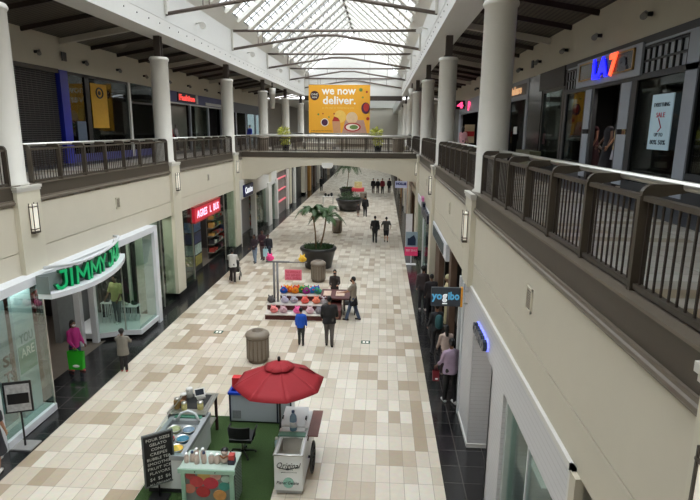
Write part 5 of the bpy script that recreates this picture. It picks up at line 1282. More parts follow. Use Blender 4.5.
slipper(-3.08, 20.95, 2.18, (250, 200, 70), 'yellow plush slipper perched on the right of the post bar', None)
# small table beside stall
t = thing('side_table', (-1.25, 21.3, 0), 'dark brown two-shelf stand at the right end of the stall', 'stand')
mb = MB()
MB().box(-1.45, -.95, 20.95, 21.5, .78, .82).build('top', dkbrown, t); MB().box(-1.45, -.95, 20.95, 21.5, .42, .46).build('shelf', dkbrown, t)
for x in (-1.42, -.98):
    for y in (20.98, 21.47): MB().box(x - .025, x + .025, y - .025, y + .025, 0, .78).build('leg', dkbrown, t)

# ---------------------------------------------------------------- palms and planters
potm = mat('planter_black', (34, 33, 34), .35, var=.1)
def frond(mb, c, az, L, droop, lift, rnd):
    c = Vector(c); d = Vector((math.cos(az), math.sin(az), 0)); pts = []
    n = 12
    for i in range(n + 1):
        t_ = i / n; pts.append(c + d * (L * t_ * (1 - .12 * t_)) + Vector((0, 0, lift * L * t_ * (1 - t_ * .4) - droop * L * t_ ** 2.4)))
    mb.tube(pts, [.014 - .01 * i / n for i in range(n + 1)], 5)
    side = Vector((-d.y, d.x, 0))
    m = 30
    for i in range(2, m + 1):
        t_ = i / m; k = min(n - 1, int(t_ * n)); f = t_ * n - k; p = pts[k].lerp(pts[k + 1], f); tg = (pts[k + 1] - pts[k]).normalized()
        l = .42 * L * (math.sin(PI * min(1, t_ * .86 + .12)) ** .7) * rnd.uniform(.85, 1.1) * .75
        for s_ in (-1, 1):
            e = p + (side * s_ * .72 + tg * .62).normalized() * l + Vector((0, 0, -.22 * l)); mdp = (p + e) / 2 + Vector((0, 0, .06 * l))
            w = tg * (.012 + .008 * L)
            mb.add([p - w, p + w, mdp + w * 1.1, mdp - w * 1.1, e], [(0, 1, 2, 3), (3, 2, 4)])
def planter_palm(loc, label, pr_, ph, trunks, seed, bush=0, name='potted_palm'):
    x, y, z = loc; t = thing(name, loc, label, 'potted palm', 'palms in round planters'); rnd = random.Random(seed)
    prof = [(pr_ * .70, 0), (pr_ * .76, .04), (pr_ * .88, ph * .45), (pr_ * .98, ph * .82), (pr_ * 1.05, ph * .86), (pr_ * 1.07, ph * .95), (pr_ * 1.03, ph), (pr_ * .93, ph), (pr_ * .9, ph * .9)]
    MB().lathe(prof, loc, 36).build('planter', potm, t)
    MB().lathe([(0, ph * .92), (pr_ * .92, ph * .9)], loc, 24).build('soil', soil_m, t)
    mb = MB()
    for i in range(70):
        a = rnd.uniform(0, 2 * PI); r = pr_ * .8 * rnd.random() ** .5; b = Vector((x + r * math.cos(a), y + r * math.sin(a), z + ph * .9))
        for q in range(3):
            d = Vector((rnd.uniform(-.5, .5), rnd.uniform(-.5, .5), 1)).normalized(); l = rnd.uniform(.15, .34); s_ = d.cross(Vector((rnd.uniform(-1, 1), 1, 0))).normalized() * .02
            mb.add([b - s_, b + s_, b + d * l * .6 + s_, b + d * l + Vector((d.x, d.y, 0)) * .1, b + d * l * .6 - s_], [(0, 1, 2, 4), (4, 2, 3)])
    if bush: blob_leaves(mb, (x, y, z + ph + .25), (pr_ * .85, pr_ * .8, .35), bush, .22, .03, seed)
    mb.build('underplanting', leaf_m, t)
    for (dx, dy, tx, ty, h, nf, L) in trunks:
        b = Vector((x + dx, y + dy, z + ph * .88)); e = Vector((x + tx, y + ty, z + h)); m_ = (b + e) / 2 + Vector((.04, 0, 0))
        k = MB().tube([b, b.lerp(m_, .5), m_, m_.lerp(e, .5), e], [.06, .045, .04, .038, .05], 8).build('trunk', mat('palm_trunk', (128, 104, 74), .8, var=.25, scale=20, bump=.4), t)
        mb = MB()
        for i in range(nf):
            az = 2 * PI * (i + rnd.uniform(-.2, .2)) / nf + seed; up = rnd.uniform(.45, 1.55)
            frond(mb, e, az, L * rnd.uniform(.8, 1.15), rnd.uniform(.65, 1.0), up, rnd)
        mb.build('frond_crown', leaf_m, k)
    return t
planter_palm((-3.35, 28.7, 0), 'big black round planter with a two-trunk palm, nearest in the mall', .93, 1.15, [(-.12, 0, -.28, -.05, 2.95, 13, 1.0), (.08, .05, .42, .1, 2.7, 14, 1.1)], 1)
planter_palm((-2.95, 50.2, 0), 'dark round planter full of low bushes, second in the mall', 1.2, 1.1, [], 5, 420, 'planter_bushes')
planter_palm((-3.9, 61.3, 0), 'far palm whose crown shows below the footbridge', .8, .9, [(0, 0, .2, 0, 3.1, 12, 1.7)], 8)
# far cart and table
t = thing('kiosk_cart', (-2.4, 58.3, .0), 'distant red and white kiosk cart beyond the planters', 'kiosk')
MB().box(-3.1, -1.9, 57.9, 58.9, 0, .9).build('body', mat('kiosk_white', (210, 200, 196), .5), t); MB().box(-3.15, -1.85, 57.85, 58.95, .9, 1.25).build('red_band', mat('kiosk_red', (214, 70, 84), .5), t)
MB().box(-2.9, -2.1, 58.1, 58.7, 1.25, 1.9).build('display_box', mat('kiosk_yellow', (220, 206, 150), .5, var=.5, scale=6), t)
t = thing('kiosk_table', (-5.2, 54.5, 0), 'distant white topped table with dark goods, left of the bushes', 'table')
MB().box(-5.9, -4.8, 54.2, 54.9, .7, .75).build('top', white, t)
for x in (-5.85, -4.85): MB().box(x - .03, x + .03, 54.25, 54.85, 0, .7).build('leg', steel, t)
for i, (x, h) in enumerate(((-5.6, .35), (-5.3, .25), (-5.0, .4))): tag(MB().ball((x, 54.5, .75 + h / 2), (.14, .14, h / 2)).build('dark_bag', black), 'black lump of goods on the distant white table, %s from left' % ORD[i].replace('nearest', 'first'), 'bag', 'dark bags on the distant table')
# floor stickers
stk = mat('sticker_green', (70, 100, 84), .5)
for i, (x, y) in enumerate(((-5.9, 18.7), (-.45, 18.15), (.62, 17.3))):
    o = thing('floor_sticker', (x, y, 0), ['small dark distancing sticker on the floor near the left window side', 'small dark distancing sticker on the floor right of the stall', ''][i] or 'x', 'sticker', 'distancing stickers on the floor') if i < 2 else None
    if o:
        MB().box(x - .16, x + .16, y - .14, y + .14, .0005, .004).build('sheet', stk, o); MB().box(x - .1, x - .02, y - .07, y + .07, .004, .005).box(x + .02, x + .1, y - .07, y + .07, .004, .005).build('print', wl, o)
# ---------------------------------------------------------------- people
def fused(shapes, vox, name, mats, parent, mats_fn=None, smooth_it=4, noise=0., seed=0, extra=None):
    """closed shapes grown into one continuous skin"""
    me = bpy.data.meshes.new('tmp'); me.from_pydata(shapes.v, [], shapes.f); o = bpy.data.objects.new('tmp', me); COL.objects.link(o)
    r = o.modifiers.new('r', 'REMESH'); r.mode = 'VOXEL'; r.voxel_size = vox; r.adaptivity = 0
    s = o.modifiers.new('s', 'SMOOTH'); s.iterations = smooth_it; s.factor = .5
    me2 = evalmesh(o); bpy.data.objects.remove(o); bpy.data.meshes.remove(me)
    mb = MB(); vs = [v.co.copy() for v in me2.vertices]
    if noise:
        from mathutils import noise as nz
        for i, v in enumerate(me2.vertices):
            n = v.normal; q = v.co * 7 + Vector((seed, seed * 2, 0)); vs[i] = v.co + n * noise * (nz.noise(Vector((q.x, q.y, q.z * .45))))
    mb.add(vs, [tuple(p.vertices) for p in me2.polygons], True)
    if mats_fn: mb.mi = [mats_fn(p.center) for p in me2.polygons]
    bpy.data.meshes.remove(me2)
    if extra: mb.cur = 0; extra(mb)
    return mb.build(name, mats, parent)

def capsule(mb, p0, p1, r0, r1, n=10, sx=1., sy=1.):
    p0, p1 = Vector(p0), Vector(p1); t = (p1 - p0); L = max(t.length, 1e-5); t /= L
    up = Vector((0, 1, 0)) if abs(t.y) < .9 else Vector((1, 0, 0))
    a = t.cross(up).normalized(); b = t.cross(a).normalized()
    rings = []
    for k in range(1, 4): an = PI / 2 * (k / 3.) ; rings.append((-r0 * math.cos(an), r0 * math.sin(an)))
    for k in range(3, 0, -1): an = PI / 2 * (k / 3.); rings.append((L + r1 * math.cos(an), r1 * math.sin(an)))
    vs = []
    for z, r in rings:
        for k in range(n): an = 2 * PI * k / n; vs.append(p0 + t * z + a * (r * math.cos(an) * sx) + b * (r * math.sin(an) * sy))
    vs += [p0 - t * r0, p1 + t * r1]; fs = []; m = len(rings)
    for i in range(m - 1):
        for k in range(n): fs.append((i * n + k, i * n + (k + 1) % n, (i + 1) * n + (k + 1) % n, (i + 1) * n + k))
    B = m * n
    for k in range(n): fs.append((B, (k + 1) % n, k)); fs.append((B + 1, (m - 1) * n + k, (m - 1) * n + (k + 1) % n))
    mb.add(vs, fs, True)

def torso(mb, secs, n=14):
    """secs: (centre, rx, ry) rings closed at both ends"""
    vs = []; fs = []; m = len(secs)
    for c, rx, ry in secs:
        for k in range(n): a = 2 * PI * k / n; vs.append((c[0] + rx * math.cos(a), c[1] + ry * math.sin(a), c[2]))
    for i in range(m - 1):
        for k in range(n): fs.append((i * n + k, i * n + (k + 1) % n, (i + 1) * n + (k + 1) % n, (i + 1) * n + k))
    fs.append(tuple(range(n))[::-1]); fs.append(tuple((m - 1) * n + k for k in range(n)))
    mb.add(vs, fs, True)

SK = {'brown': skin_a, 'tan': skin_b}
def person(loc, heading, h, label, top_c, bot_c, shoe_c=(30, 30, 32), skin='brown', legs=((.12, .1), (-.12, .15)), arms=((.1, .1, .25), (-.1, .1, .25)),
           sleeve=1., bottom='trousers', hair='short', hair_c=None, mask=None, build=1., hood=False, headturn=0., near=True, group=None, skirt=0., coat=0., lean=0., z=0., mannequin=False, backpack=None, name='person', cat='person', shorts=False, headless=False):
    """built facing +Y at the origin; legs: (thigh swing, knee bend); arms: (swing, out, elbow)"""
    S = h / 1.75
    if not near: vox = .022
    else: vox = .017
    vox *= max(.8, S)
    t = thing(name, (0, 0, 0), label, cat, group)
    tint = lambda c, nm: mat(nm + '_%d_%d_%d' % tuple(c), c, .8, var=.12, scale=12, bump=.15)
    skm = SK.get(skin) or tint(skin, 'mannequin')
    V = lambda x, y, z_: Vector((x * S, y * S, z_ * S))
    bf = build
    def bend(v):  # forward lean about the hips
        if lean:
            d = v - V(0, 0, .93); d = Matrix.Rotation(-lean, 3, 'X') @ d; return V(0, 0, .93) + d
        return v
    hipz = .93
    hips = []; knees = []; ank = []
    lens = (.43, .42)
    for i, (sw, kn) in enumerate(legs):
        sx = -1 if i == 0 else 1
        hp = V(sx * .09, 0, hipz); k = hp + V(0, math.sin(sw), -math.cos(sw)) * lens[0]
        a = k + V(sx * .005, math.sin(sw - kn), -math.cos(sw - kn)) * lens[1]
        hips.append(hp); knees.append(k); ank.append(a)
    low = min(a.z for a in ank); dz = .075 * S - low
    def sh(v): return v + Vector((0, 0, dz))
    hips = [sh(v) for v in hips]; knees = [sh(v) for v in knees]; ank = [sh(v) for v in ank]
    def U(x, y, z_): return sh(bend(V(x, y, z_)))
    sh_p = [U(-.168 * bf, -.005, 1.42), U(.168 * bf, -.005, 1.42)]
    el = []; wr = []; hd = []
    for i, (sw, out, eb) in enumerate(arms):
        sx = -1 if i == 0 else 1
        d1 = Vector((sx * math.sin(out), math.sin(sw) * math.cos(out), -math.cos(sw) * math.cos(out)))
        e = sh_p[i] + d1 * .285 * S
        d2 = Vector((sx * math.sin(out * .2) - sx * .25 * math.sin(eb) * (1 if eb > .8 else .2), math.sin(sw + eb), -math.cos(sw + eb))).normalized()
        w = e + d2 * .25 * S; el.append(e); wr.append(w); hd.append(d2)
    # body
    b = MB(); g = 1.
    torso(b, [(U(0, 0, .86), .12 * bf, .09), (U(0, 0, .93), .165 * bf * S, .115 * S * bf), (U(0, .0, 1.05), .145 * bf * S, .10 * S * bf), (U(0, 0, 1.2), .155 * bf * S, .105 * S * bf), (U(0, 0, 1.32), .16 * bf * S, .105 * S), (U(0, -.01, 1.39), .12 * bf * S, .08 * S), (U(0, -.01, 1.45), .06 * S, .055 * S)])
    for i in (0, 1):
        capsule(b, hips[i], knees[i], .088 * S * bf, .058 * S); capsule(b, knees[i], ank[i], .056 * S, .037 * S)
        f = ank[i] + Vector((0, 0, -.035 * S)); capsule(b, f - V(0, .04, 0), f + V(0, .12, -.005), .036 * S, .03 * S)
        capsule(b, sh_p[i] + Vector((0, 0, -.03 * S)), el[i], .042 * S, .036 * S); capsule(b, el[i], wr[i], .038 * S, .026 * S)
        capsule(b, U(0, 0, 1.40), sh_p[i] + Vector((0, 0, -.03 * S)), .05 * S, .040 * S)
        pm = wr[i] + hd[i] * .085 * S; capsule(b, wr[i], pm, .028 * S, .034 * S, sx=.6, sy=1.)
    if not headless:
        capsule(b, U(0, -.015, 1.42), U(0, .005, 1.56), .055 * S, .05 * S)
        hc = U(0, .012, 1.645); hr = Matrix.Rotation(headturn, 3, 'Z')
        b.ball(hc, (.073 * S, .09 * S, .108 * S), 16, 12, hr); b.ball(hc + hr @ V(0, .03, -.05), (.052 * S, .06 * S, .055 * S), 12, 8)
        b.ball(hc + hr @ V(0, .098, -.015), (.013 * S, .018 * S, .022 * S), 8, 6)
        for s_ in (-1, 1): b.ball(hc + hr @ V(s_ * .076, -.005, -.01), (.012 * S, .02 * S, .03 * S), 8, 6)
    def hands(mb):
        if not near: return
        for i in (0, 1):
            sx = -1 if i == 0 else 1; d = hd[i]; side = Vector((0, 1, 0)) if abs(d.y) < .7 else Vector((sx, 0, 0)); side = (side - d * side.dot(d)).normalized()
            inn = d.cross(side).normalized() * (1 if d.cross(side).x * -sx > 0 else -1)
            p0 = wr[i] + d * .08 * S
            for q, (off, l) in enumerate(((.027, .07), (.009, .08), (-.009, .074), (-.026, .058))):
                a = p0 + side * off * S; m1 = a + d * l * .55 * S; e = m1 + (d * .7 + inn * .6) * l * .5 * S
                mb.tube([a, m1, e], [.0095 * S, .009 * S, .0065 * S], 6)
            a = wr[i] + d * .03 * S + side * .02 * S; mb.tube([a, a + (side * .8 + d * .6) * .04 * S, a + (side * .7 + d * 1.2 + inn * .4) * .055 * S], [.012 * S, .011 * S, .008 * S], 6)
    fused(b, vox, 'body', skm, t, extra=hands)
    # top garment
    tm = tint(top_c, 'cloth'); c = MB(); o_ = .016
    hemz = .84 - coat
    torso(c, [(U(0, 0, hemz), (.19 + coat * .08) * bf * S, (.135 + coat * .06) * S * bf), (U(0, 0, .95), .185 * bf * S, .135 * S * bf), (U(0, 0, 1.05), .168 * bf * S, .122 * S * bf), (U(0, 0, 1.2), .178 * bf * S, .126 * S * bf), (U(0, 0, 1.32), .188 * bf * S, .13 * S), (U(0, -.005, 1.38), .172 * bf * S, .118 * S), (U(0, -.01, 1.43), .125 * bf * S, .095 * S), (U(0, -.01, 1.49), .075 * S, .07 * S)])
    for i in (0, 1):
        capsule(c, U(0, -.01, 1.43), sh_p[i] + Vector((0, 0, -.022 * S)), .072 * S, .060 * S)
        if sleeve > 0.05:
            if sleeve >= .5: capsule(c, sh_p[i] + Vector((0, 0, -.025 * S)), el[i], .066 * S, .055 * S); capsule(c, el[i], el[i].lerp(wr[i], min(1, (sleeve - .5) * 2)), .056 * S, .044 * S)
            else: capsule(c, sh_p[i], sh_p[i].lerp(el[i], sleeve * 2), .07 * S, .062 * S)
    if hood and not headless: c.ball(U(0, -.02, 1.645), (.098 * S, .105 * S, .125 * S), 14, 10); capsule(c, U(0, -.02, 1.45), U(0, -.02, 1.58), .1 * S, .09 * S)
    fused(c, vox, 'top' if coat < .05 else 'coat', tm, t, noise=.02 * S, seed=h * 10)
    # bottom garment
    if bottom:
        bm = tint(bot_c, 'cloth'); c = MB()
        if skirt:
            zz = hipz - skirt
            torso(c, [(sh(V(0, 0, zz)), (.17 + skirt * .14) * S, (.14 + skirt * .14) * S), (sh(V(0, 0, (zz + hipz) / 2)), (.185 + skirt * .06) * S, (.14 + skirt * .06) * S), (U(0, 0, 1.0), .17 * S * bf, .12 * S * bf)])
        else:
            torso(c, [(sh(V(0, 0, .84)), .15 * bf * S, .11 * S), (U(0, 0, .93), .18 * bf * S, .13 * S * bf), (U(0, 0, 1.03), .16 * bf * S, .115 * S * bf)])
            for i in (0, 1):
                capsule(c, hips[i], knees[i], .102 * S * bf, .074 * S * (1.15 if shorts else 1))
                if not shorts: capsule(c, knees[i], ank[i] + V(0, 0, .0), .072 * S, .057 * S)
        fused(c, vox, bottom, bm, t, noise=.016 * S, seed=h * 7 + 3)
    # shoes
    if shoe_c:
        sm = tint(shoe_c, 'shoe')
        for i in (0, 1):
            c = MB(); f = ank[i] + Vector((0, 0, -.036 * S)); capsule(c, f - V(0, .045, 0), f + V(0, .13, -.004), .040 * S, .034 * S, sx=1.); capsule(c, ank[i] + V(0, -.01, -.02), ank[i] + V(0, 0, .02), .042 * S, .043 * S)
            for k in range(len(c.v)):
                v = c.v[k]; 
                if v[2] < ank[i].z - .073 * S: c.v[k] = (v[0], v[1], ank[i].z - .073 * S)
            c.build('shoe', sm, t)
    if not headless:
        hm = tint(hair_c, 'hair') if hair_c else hair_m
        hc = U(0, .012, 1.645)
        if hair and not hood:
            c = MB(); c.ball(hc + hr @ V(0, -.018, .022), (.083 * S, .094 * S, .105 * S), 14, 10, hr)
            if hair == 'long': capsule(c, hc + hr @ V(0, -.06, -.02), hc + hr @ V(0, -.085, -.22), .075 * S, .055 * S)
            if hair == 'afro': c.ball(hc + hr @ V(0, -.02, .05), (.105 * S, .11 * S, .10 * S), 14, 10)
            if hair == 'bun': c.ball(hc + hr @ V(0, -.1, .08), .045 * S)
            c.build('hair', hm, t)
        if not mannequin:
            for s_ in (-1, 1): MB().ball(hc + hr @ V(s_ * .03, .083, .012), (.011 * S, .007 * S, .007 * S), 8, 6).build('eye', black, t)
            MB().ball(hc + hr @ V(0, .088, -.055), (.022 * S, .007 * S, .006 * S), 8, 6).build('mouth', tint((120, 60, 54), 'lip'), t)
        if mask: MB().ball(hc + hr @ V(0, .048, -.04), (.062 * S, .066 * S, .05 * S), 12, 8).build('face_mask', tint(mask, 'mask'), t)
    if backpack:
        bp = MB(); capsule(bp, U(0, -.19, 1.08), U(0, -.18, 1.32), .13 * S, .12 * S, sy=1.1); fused(bp, .02, 'backpack', tint(backpack, 'cloth'), t, noise=.02)
    t.location = (loc[0], loc[1], z); t.rotation_euler = (0, 0, heading)
    info = dict(t=t, wr=[w.copy() for w in wr], hd=[q.copy() for q in hd], S=S, hipc=U(0, 0, .93))
    M_ = Matrix.Rotation(heading, 3, 'Z'); info['hand'] = [M_ @ (wr[i] + hd[i] * .1 * S) + Vector((loc[0], loc[1], z)) for i in (0, 1)]
    return info

N_ = 0.; Sx = PI      # facing away from the camera / facing the camera
# by the slipper stall
person((-1.70, 17.72), .1, 1.80, 'man in black hooded jacket and grey trousers, seen from behind at the stall', (30, 29, 31), (92, 86, 82), (16, 16, 18), 'tan', ((.1, .05), (-.1, .05)), ((.25, .12, .35), (.2, .16, .6)), hair='short', build=1.22, coat=.02)
person((-2.68, 17.72), 0., 1.36, 'boy in bright blue jacket seen from behind, facing the slipper stall', (28, 84, 190), (44, 46, 44), (46, 38, 36), 'tan', ((.06, .05), (-.06, .05)), ((.1, .2, .2), (.1, .2, .2)), hair='short', build=1.0)
i_ = person((-1.02, 20.4), 1.35, 1.80, 'woman in grey T-shirt with a dark jacket tied round her waist, hand on the stall', (142, 132, 118), (70, 84, 108), (60, 50, 44), 'tan', ((.3, .05), (-.18, .15)), ((.75, .2, .6), (.4, .3, .7)), sleeve=.3, hair='short', mask=(40, 40, 44), headturn=.2)
S = i_['S']; c = MB()
torso(c, [(Vector((0, -.02, .62)) * S, .21, .19), (Vector((0, -.01, .8)) * S, .20, .17), (Vector((0, 0, .98)) * S, .175, .13)])
jk = fused(c, .02, 'tied_jacket', mat('cloth_30_29_31', (30, 29, 31), .8), None, noise=.04, seed=4); jk.parent = i_['t']
person((-1.88, 22.0), PI, 1.62, 'woman in patterned dark coat and black head covering behind the slipper stall', (58, 48, 44), (40, 36, 36), (30, 28, 28), 'tan', ((.05, 0), (-.03, 0)), ((.5, .15, 1.0), (.4, .15, 1.0)), hood=False, hair='long', coat=.25, mask=(34, 32, 34), hair_c=(26, 22, 22))
# strolling couple and others further off
person((-.38, 35.6), 0., 1.80, 'man all in black walking away, left of the strolling pair', (26, 25, 27), (30, 29, 31), (30, 28, 28), 'tan', ((.1, .05), (-.12, .1)), ((.12, .25, .25), (-.08, .25, .25)), hair='short', build=1.12, coat=.03)
person((.37, 35.9), 0., 1.70, 'man in grey shirt and dark shorts walking away, right of the strolling pair', (72, 68, 66), (32, 31, 33), (34, 32, 32), 'tan', ((.08, .05), (-.1, .1)), ((-.2, .5, .9), (-.2, .5, .9)), sleeve=.4, hair='short', shorts=True, bottom='shorts', build=1.1)
person((-1.37, 46.6), 0., 1.80, 'broad man in black walking past the bushes, with a child', (28, 26, 28), (34, 32, 34), (24, 24, 26), 'tan', ((.12, .05), (-.12, .1)), ((.1, .2, .2), (-.1, .2, .2)), near=False, build=1.15)
person((-1.97, 46.4), 0., 1.2, 'child in dark top walking beside the man in black, near the bushes', (52, 44, 46), (120, 104, 96), (60, 50, 50), 'tan', ((.1, .05), (-.1, .1)), ((.1, .2, .2), (-.1, .2, .2)), near=False, shorts=True, bottom='shorts')
for i, (x, y, hh, c1, c2, d) in enumerate(((-.98, 64.2, 1.78, (40, 36, 40), (70, 60, 60), 'dark top, leftmost of the distant four'), (-.45, 64.6, 1.7, (34, 32, 36), (90, 80, 78), 'black top, second from left of the distant four'), (.1, 64.0, 1.82, (128, 36, 44), (60, 52, 52), 'dark red top, third of the distant four'), (.9, 64.8, 1.78, (28, 27, 30), (30, 29, 32), 'all black, rightmost of the distant four'))):
    person((x, y), PI if i != 3 else 0, hh, 'person in ' + d, c1, c2, (30, 28, 28), 'tan', ((.12, .05), (-.12, .1)), ((.1, .2, .2), (-.1, .2, .2)), near=False)
person((-7.3, 66.0), 0., 1.78, 'person in black standing by the far left shopfronts', (22, 21, 24), (24, 23, 26), (20, 20, 20), 'tan', ((.05, 0), (-.05, 0)), near=False)
# left side
person((-7.12, 25.25), .15, 1.70, 'woman in white top and dark brown trousers pushing a stroller', (206, 202, 198), (48, 40, 40), (200, 190, 186), 'brown', ((.15, .1), (-.1, .1)), ((.7, .15, .5), (.7, .15, .5)), hair='short', build=1.12)
t = thing('stroller', (-7.35, 26.0, 0), 'dark folding stroller pushed by the woman in the white top', 'stroller')
ST = lambda mb: tilt(mb, (-7.22, 26.05, 0), .15)
ST(MB().tube([(-.22, -.62, 1.0), (.22, -.62, 1.0)], .018, 8).tube([(-.22, -.62, 1.0), (-.24, .1, .35), (-.24, .35, .12)], .016, 6).tube([(.22, -.62, 1.0), (.24, .1, .35), (.24, .35, .12)], .016, 6).tube([(-.24, -.35, .12), (-.24, .1, .55)], .016, 6).tube([(.24, -.35, .12), (.24, .1, .55)], .016, 6)).build('frame', dkgrey, t)
ST(MB().prism([(-.1, .35), (.3, .35), (.34, .42), (-.05, .45), (-.32, .85), (-.38, .83)], -.2, .2, 0)).build('seat', black, t)
ST(MB().ball((0, -.12, .82), (.24, .28, .2), 12, 8)).build('canopy', black, t)
for x in (-.24, .24):
    for y in (-.35, .35): ST(MB().tube([(x - .02, y, .11), (x + .02, y, .11)], .11, 14)).build('wheel', black, t)
person((-7.0, 29.35), PI - .3, 1.62, 'woman in dark coat with red panel and jeans, left of the family group', (46, 34, 42), (120, 136, 158), (30, 28, 32), 'brown', ((.15, .1), (-.12, .1)), ((.3, .15, 1.1), (.2, .15, .6)), hair='long')
person((-6.72, 30.1), PI - .2, 1.74, 'woman in dark top standing behind the other two of the family group', (60, 30, 40), (110, 92, 92), (40, 36, 36), 'brown', ((.08, .05), (-.08, .05)), ((.4, .15, 1.3), (.4, .15, 1.3)), hair='long')
i_ = person((-6.3, 29.7), PI + .2, 1.60, 'person in black jacket carrying shopping bags, right of the family group', (30, 28, 34), (44, 50, 70), (30, 28, 32), 'brown', ((.12, .1), (-.1, .1)), ((.05, .2, .15), (.3, .2, 1.0)), hair='short')
def bag(hand, w, hgt, rgb, label, d=.14, logo=None, rz=0., handle=.14):
    x, y, z = hand; zb = z - handle
    t = thing('shopping_bag', (x, y, zb - hgt), label, 'bag'); m_ = mat('bag_%d_%d_%d' % rgb, rgb, .5, var=.06)
    q = MB().add([(x - w * .42, y - d / 2, zb - hgt), (x + w * .42, y - d / 2, zb - hgt), (x + w * .42, y + d / 2, zb - hgt), (x - w * .42, y + d / 2, zb - hgt), (x - w / 2, y - d * .3, zb), (x + w / 2, y - d * .3, zb), (x + w / 2, y + d * .3, zb), (x - w / 2, y + d * .3, zb)],
         [(0, 3, 2, 1), (0, 1, 5, 4), (1, 2, 6, 5), (2, 3, 7, 6), (3, 0, 4, 7)]).build('body', m_, t)
    for s_ in (-1, 1): MB().tube([(x - w * .18, y + s_ * d * .3, zb - .02), (x - w * .12, y, z), (x + w * .12, y, z), (x + w * .18, y + s_ * d * .3, zb - .02)], .009, 5).build('handle', m_, t)
    if logo: MB().ball((x + .02, y - d * .48, zb - hgt * .8), (w * .22, .012, hgt * .08)).build('logo', logo, t)
    return t
bag(i_['hand'][1], .28, .42, (170, 206, 216), 'pale blue shopping bag carried by the person in the black jacket')
# by the green sign shop
i_ = person((-9.25, 15.1), -1.9, 1.66, 'woman in magenta pullover and blue jeans with white face mask, by the green sign shop', (170, 34, 116), (40, 52, 84), (196, 90, 90), 'brown', ((.14, .05), (-.14, .15)), ((.1, .15, .5), (.15, .2, .7)), hair='long', mask=(220, 218, 220), headturn=-.1)
bag(i_['hand'][1] + Vector((.0, -.02, .0)), .50, .56, (44, 176, 34), 'large bright green shopping bag held by the woman in magenta', .16, bc, handle=.06)
person((-7.80, 15.2), .3, 1.38, 'child in light grey coat seen from behind beside the shop window', (128, 122, 112), (34, 32, 34), (150, 60, 56), 'brown', ((.05, 0), (-.05, 0)), ((.9, .2, .9), (.5, .25, .9)), hair='afro', coat=.14, build=1.15)
person((-9.6, 18.55), 2.9, 1.82, 'figure in pale yellow T-shirt and grey jeans inside the green sign shop window', (196, 196, 132), (96, 100, 104), (210, 210, 208), 'brown', ((.05, 0), (-.05, 0)), ((.2, .25, .5), (.2, .25, .5)), sleeve=.45, hair='short', z=.30, build=1.08)
person((-10.4, 19.2), PI / 2 + 3.4, 1.74, 'mannequin in black sports jacket with white stripes, window of the green sign shop', (28, 30, 34), (40, 42, 46), (30, 30, 32), (60, 60, 62), ((.05, 0), (-.05, 0)), ((.2, .3, .8), (.2, .3, .8)), z=.30, mannequin=True, hair=None, name='mannequin', cat='mannequin', hood=True)
person((-8.24, 10.12), .2, 1.72, 'person in dark floral dress at the extreme lower left edge', (44, 42, 50), (40, 40, 48), (212, 210, 206), 'tan', ((.1, .05), (-.1, .1)), ((.1, .15, .3), (.1, .15, .3)), sleeve=.3, skirt=.5, bottom='skirt', hair='long')
person((-11.0, 14.2), 1.4, 1.76, 'mannequin in white shirt and black trousers inside the doorway of the green sign shop', (200, 200, 202), (26, 26, 28), (20, 20, 20), (170, 160, 150), ((.05, 0), (-.05, 0)), ((.2, .2, .3), (.2, .2, .3)), sleeve=.3, mannequin=True, hair=None, name='mannequin', cat='mannequin')
person((-9.1, 24.0), -1.4, 1.75, 'mannequin in floral red and green outfit in the window left of the red sign', (150, 130, 96), (170, 70, 70), (40, 40, 40), (200, 190, 176), ((.05, 0), (-.05, 0)), ((.2, .3, .6), (.2, .3, .6)), z=.30, mannequin=True, hair='short', hair_c=(190, 176, 120), name='mannequin', cat='mannequin')
# right side
i_ = person((1.98, 13.95), .4, 1.88, 'man in lilac shirt and black trousers standing by the corner glass, right side', (168, 146, 168), (28, 26, 28), (196, 192, 190), 'brown', ((.12, .05), (-.1, .1)), ((.3, .15, .5), (.2, .15, .4)), sleeve=.85, hair='short', build=1.1)
bag(i_['hand'][0] + Vector((.0, 0, .02)), .20, .30, (120, 24, 34), 'dark red paper bag carried by the man in the lilac shirt', .1, bc)
person((2.05, 15.7), .2, 1.62, 'woman in white patterned top partly hidden behind the man in lilac', (190, 170, 160), (60, 44, 48), (150, 130, 120), 'brown', ((.08, .05), (-.08, .05)), ((.2, .15, .4), (.2, .15, .4)), hair='long')
person((1.92, 17.3), .3, 1.78, 'man in dark top wearing a teal backpack below the blade sign', (34, 36, 40), (40, 38, 42), (50, 46, 46), 'brown', ((.08, .05), (-.08, .05)), ((.2, .15, .4), (.2, .15, .4)), hair='short', backpack=(40, 84, 88))
person((1.80, 21.9), .1, 1.88, 'tall man in patterned black jacket, left of the pair by the right wall', (56, 46, 48), (32, 31, 36), (200, 190, 186), 'brown', ((.1, .05), (-.1, .1)), ((.1, .15, .2), (.1, .15, .2)), hair='afro', build=1.05)
person((2.05, 20.9), .1, 1.82, 'man all in black, right of the pair by the right wall', (34, 28, 32), (28, 26, 30), (30, 28, 30), 'brown', ((.1, .05), (-.1, .1)), ((.1, .15, .2), (.1, .15, .2)), hair='short')
person((2.32, 18.05), PI / 2, 1.75, 'mannequin in cream ruffled outfit inside the brown shop entrance', (200, 190, 150), (190, 180, 146), (80, 70, 60), (150, 120, 100), ((.05, 0), (-.05, 0)), ((.2, .3, .5), (.2, .3, .5)), mannequin=True, hair='afro', hair_c=(196, 190, 150), name='mannequin', cat='mannequin', z=.8)
o = MB().box(2.1, 2.55, 17.8, 18.3, 0, .8).build('display_plinth', dkgrey); tag(o, 'dark display plinth under the cream mannequin in the brown shop entrance', 'plinth')
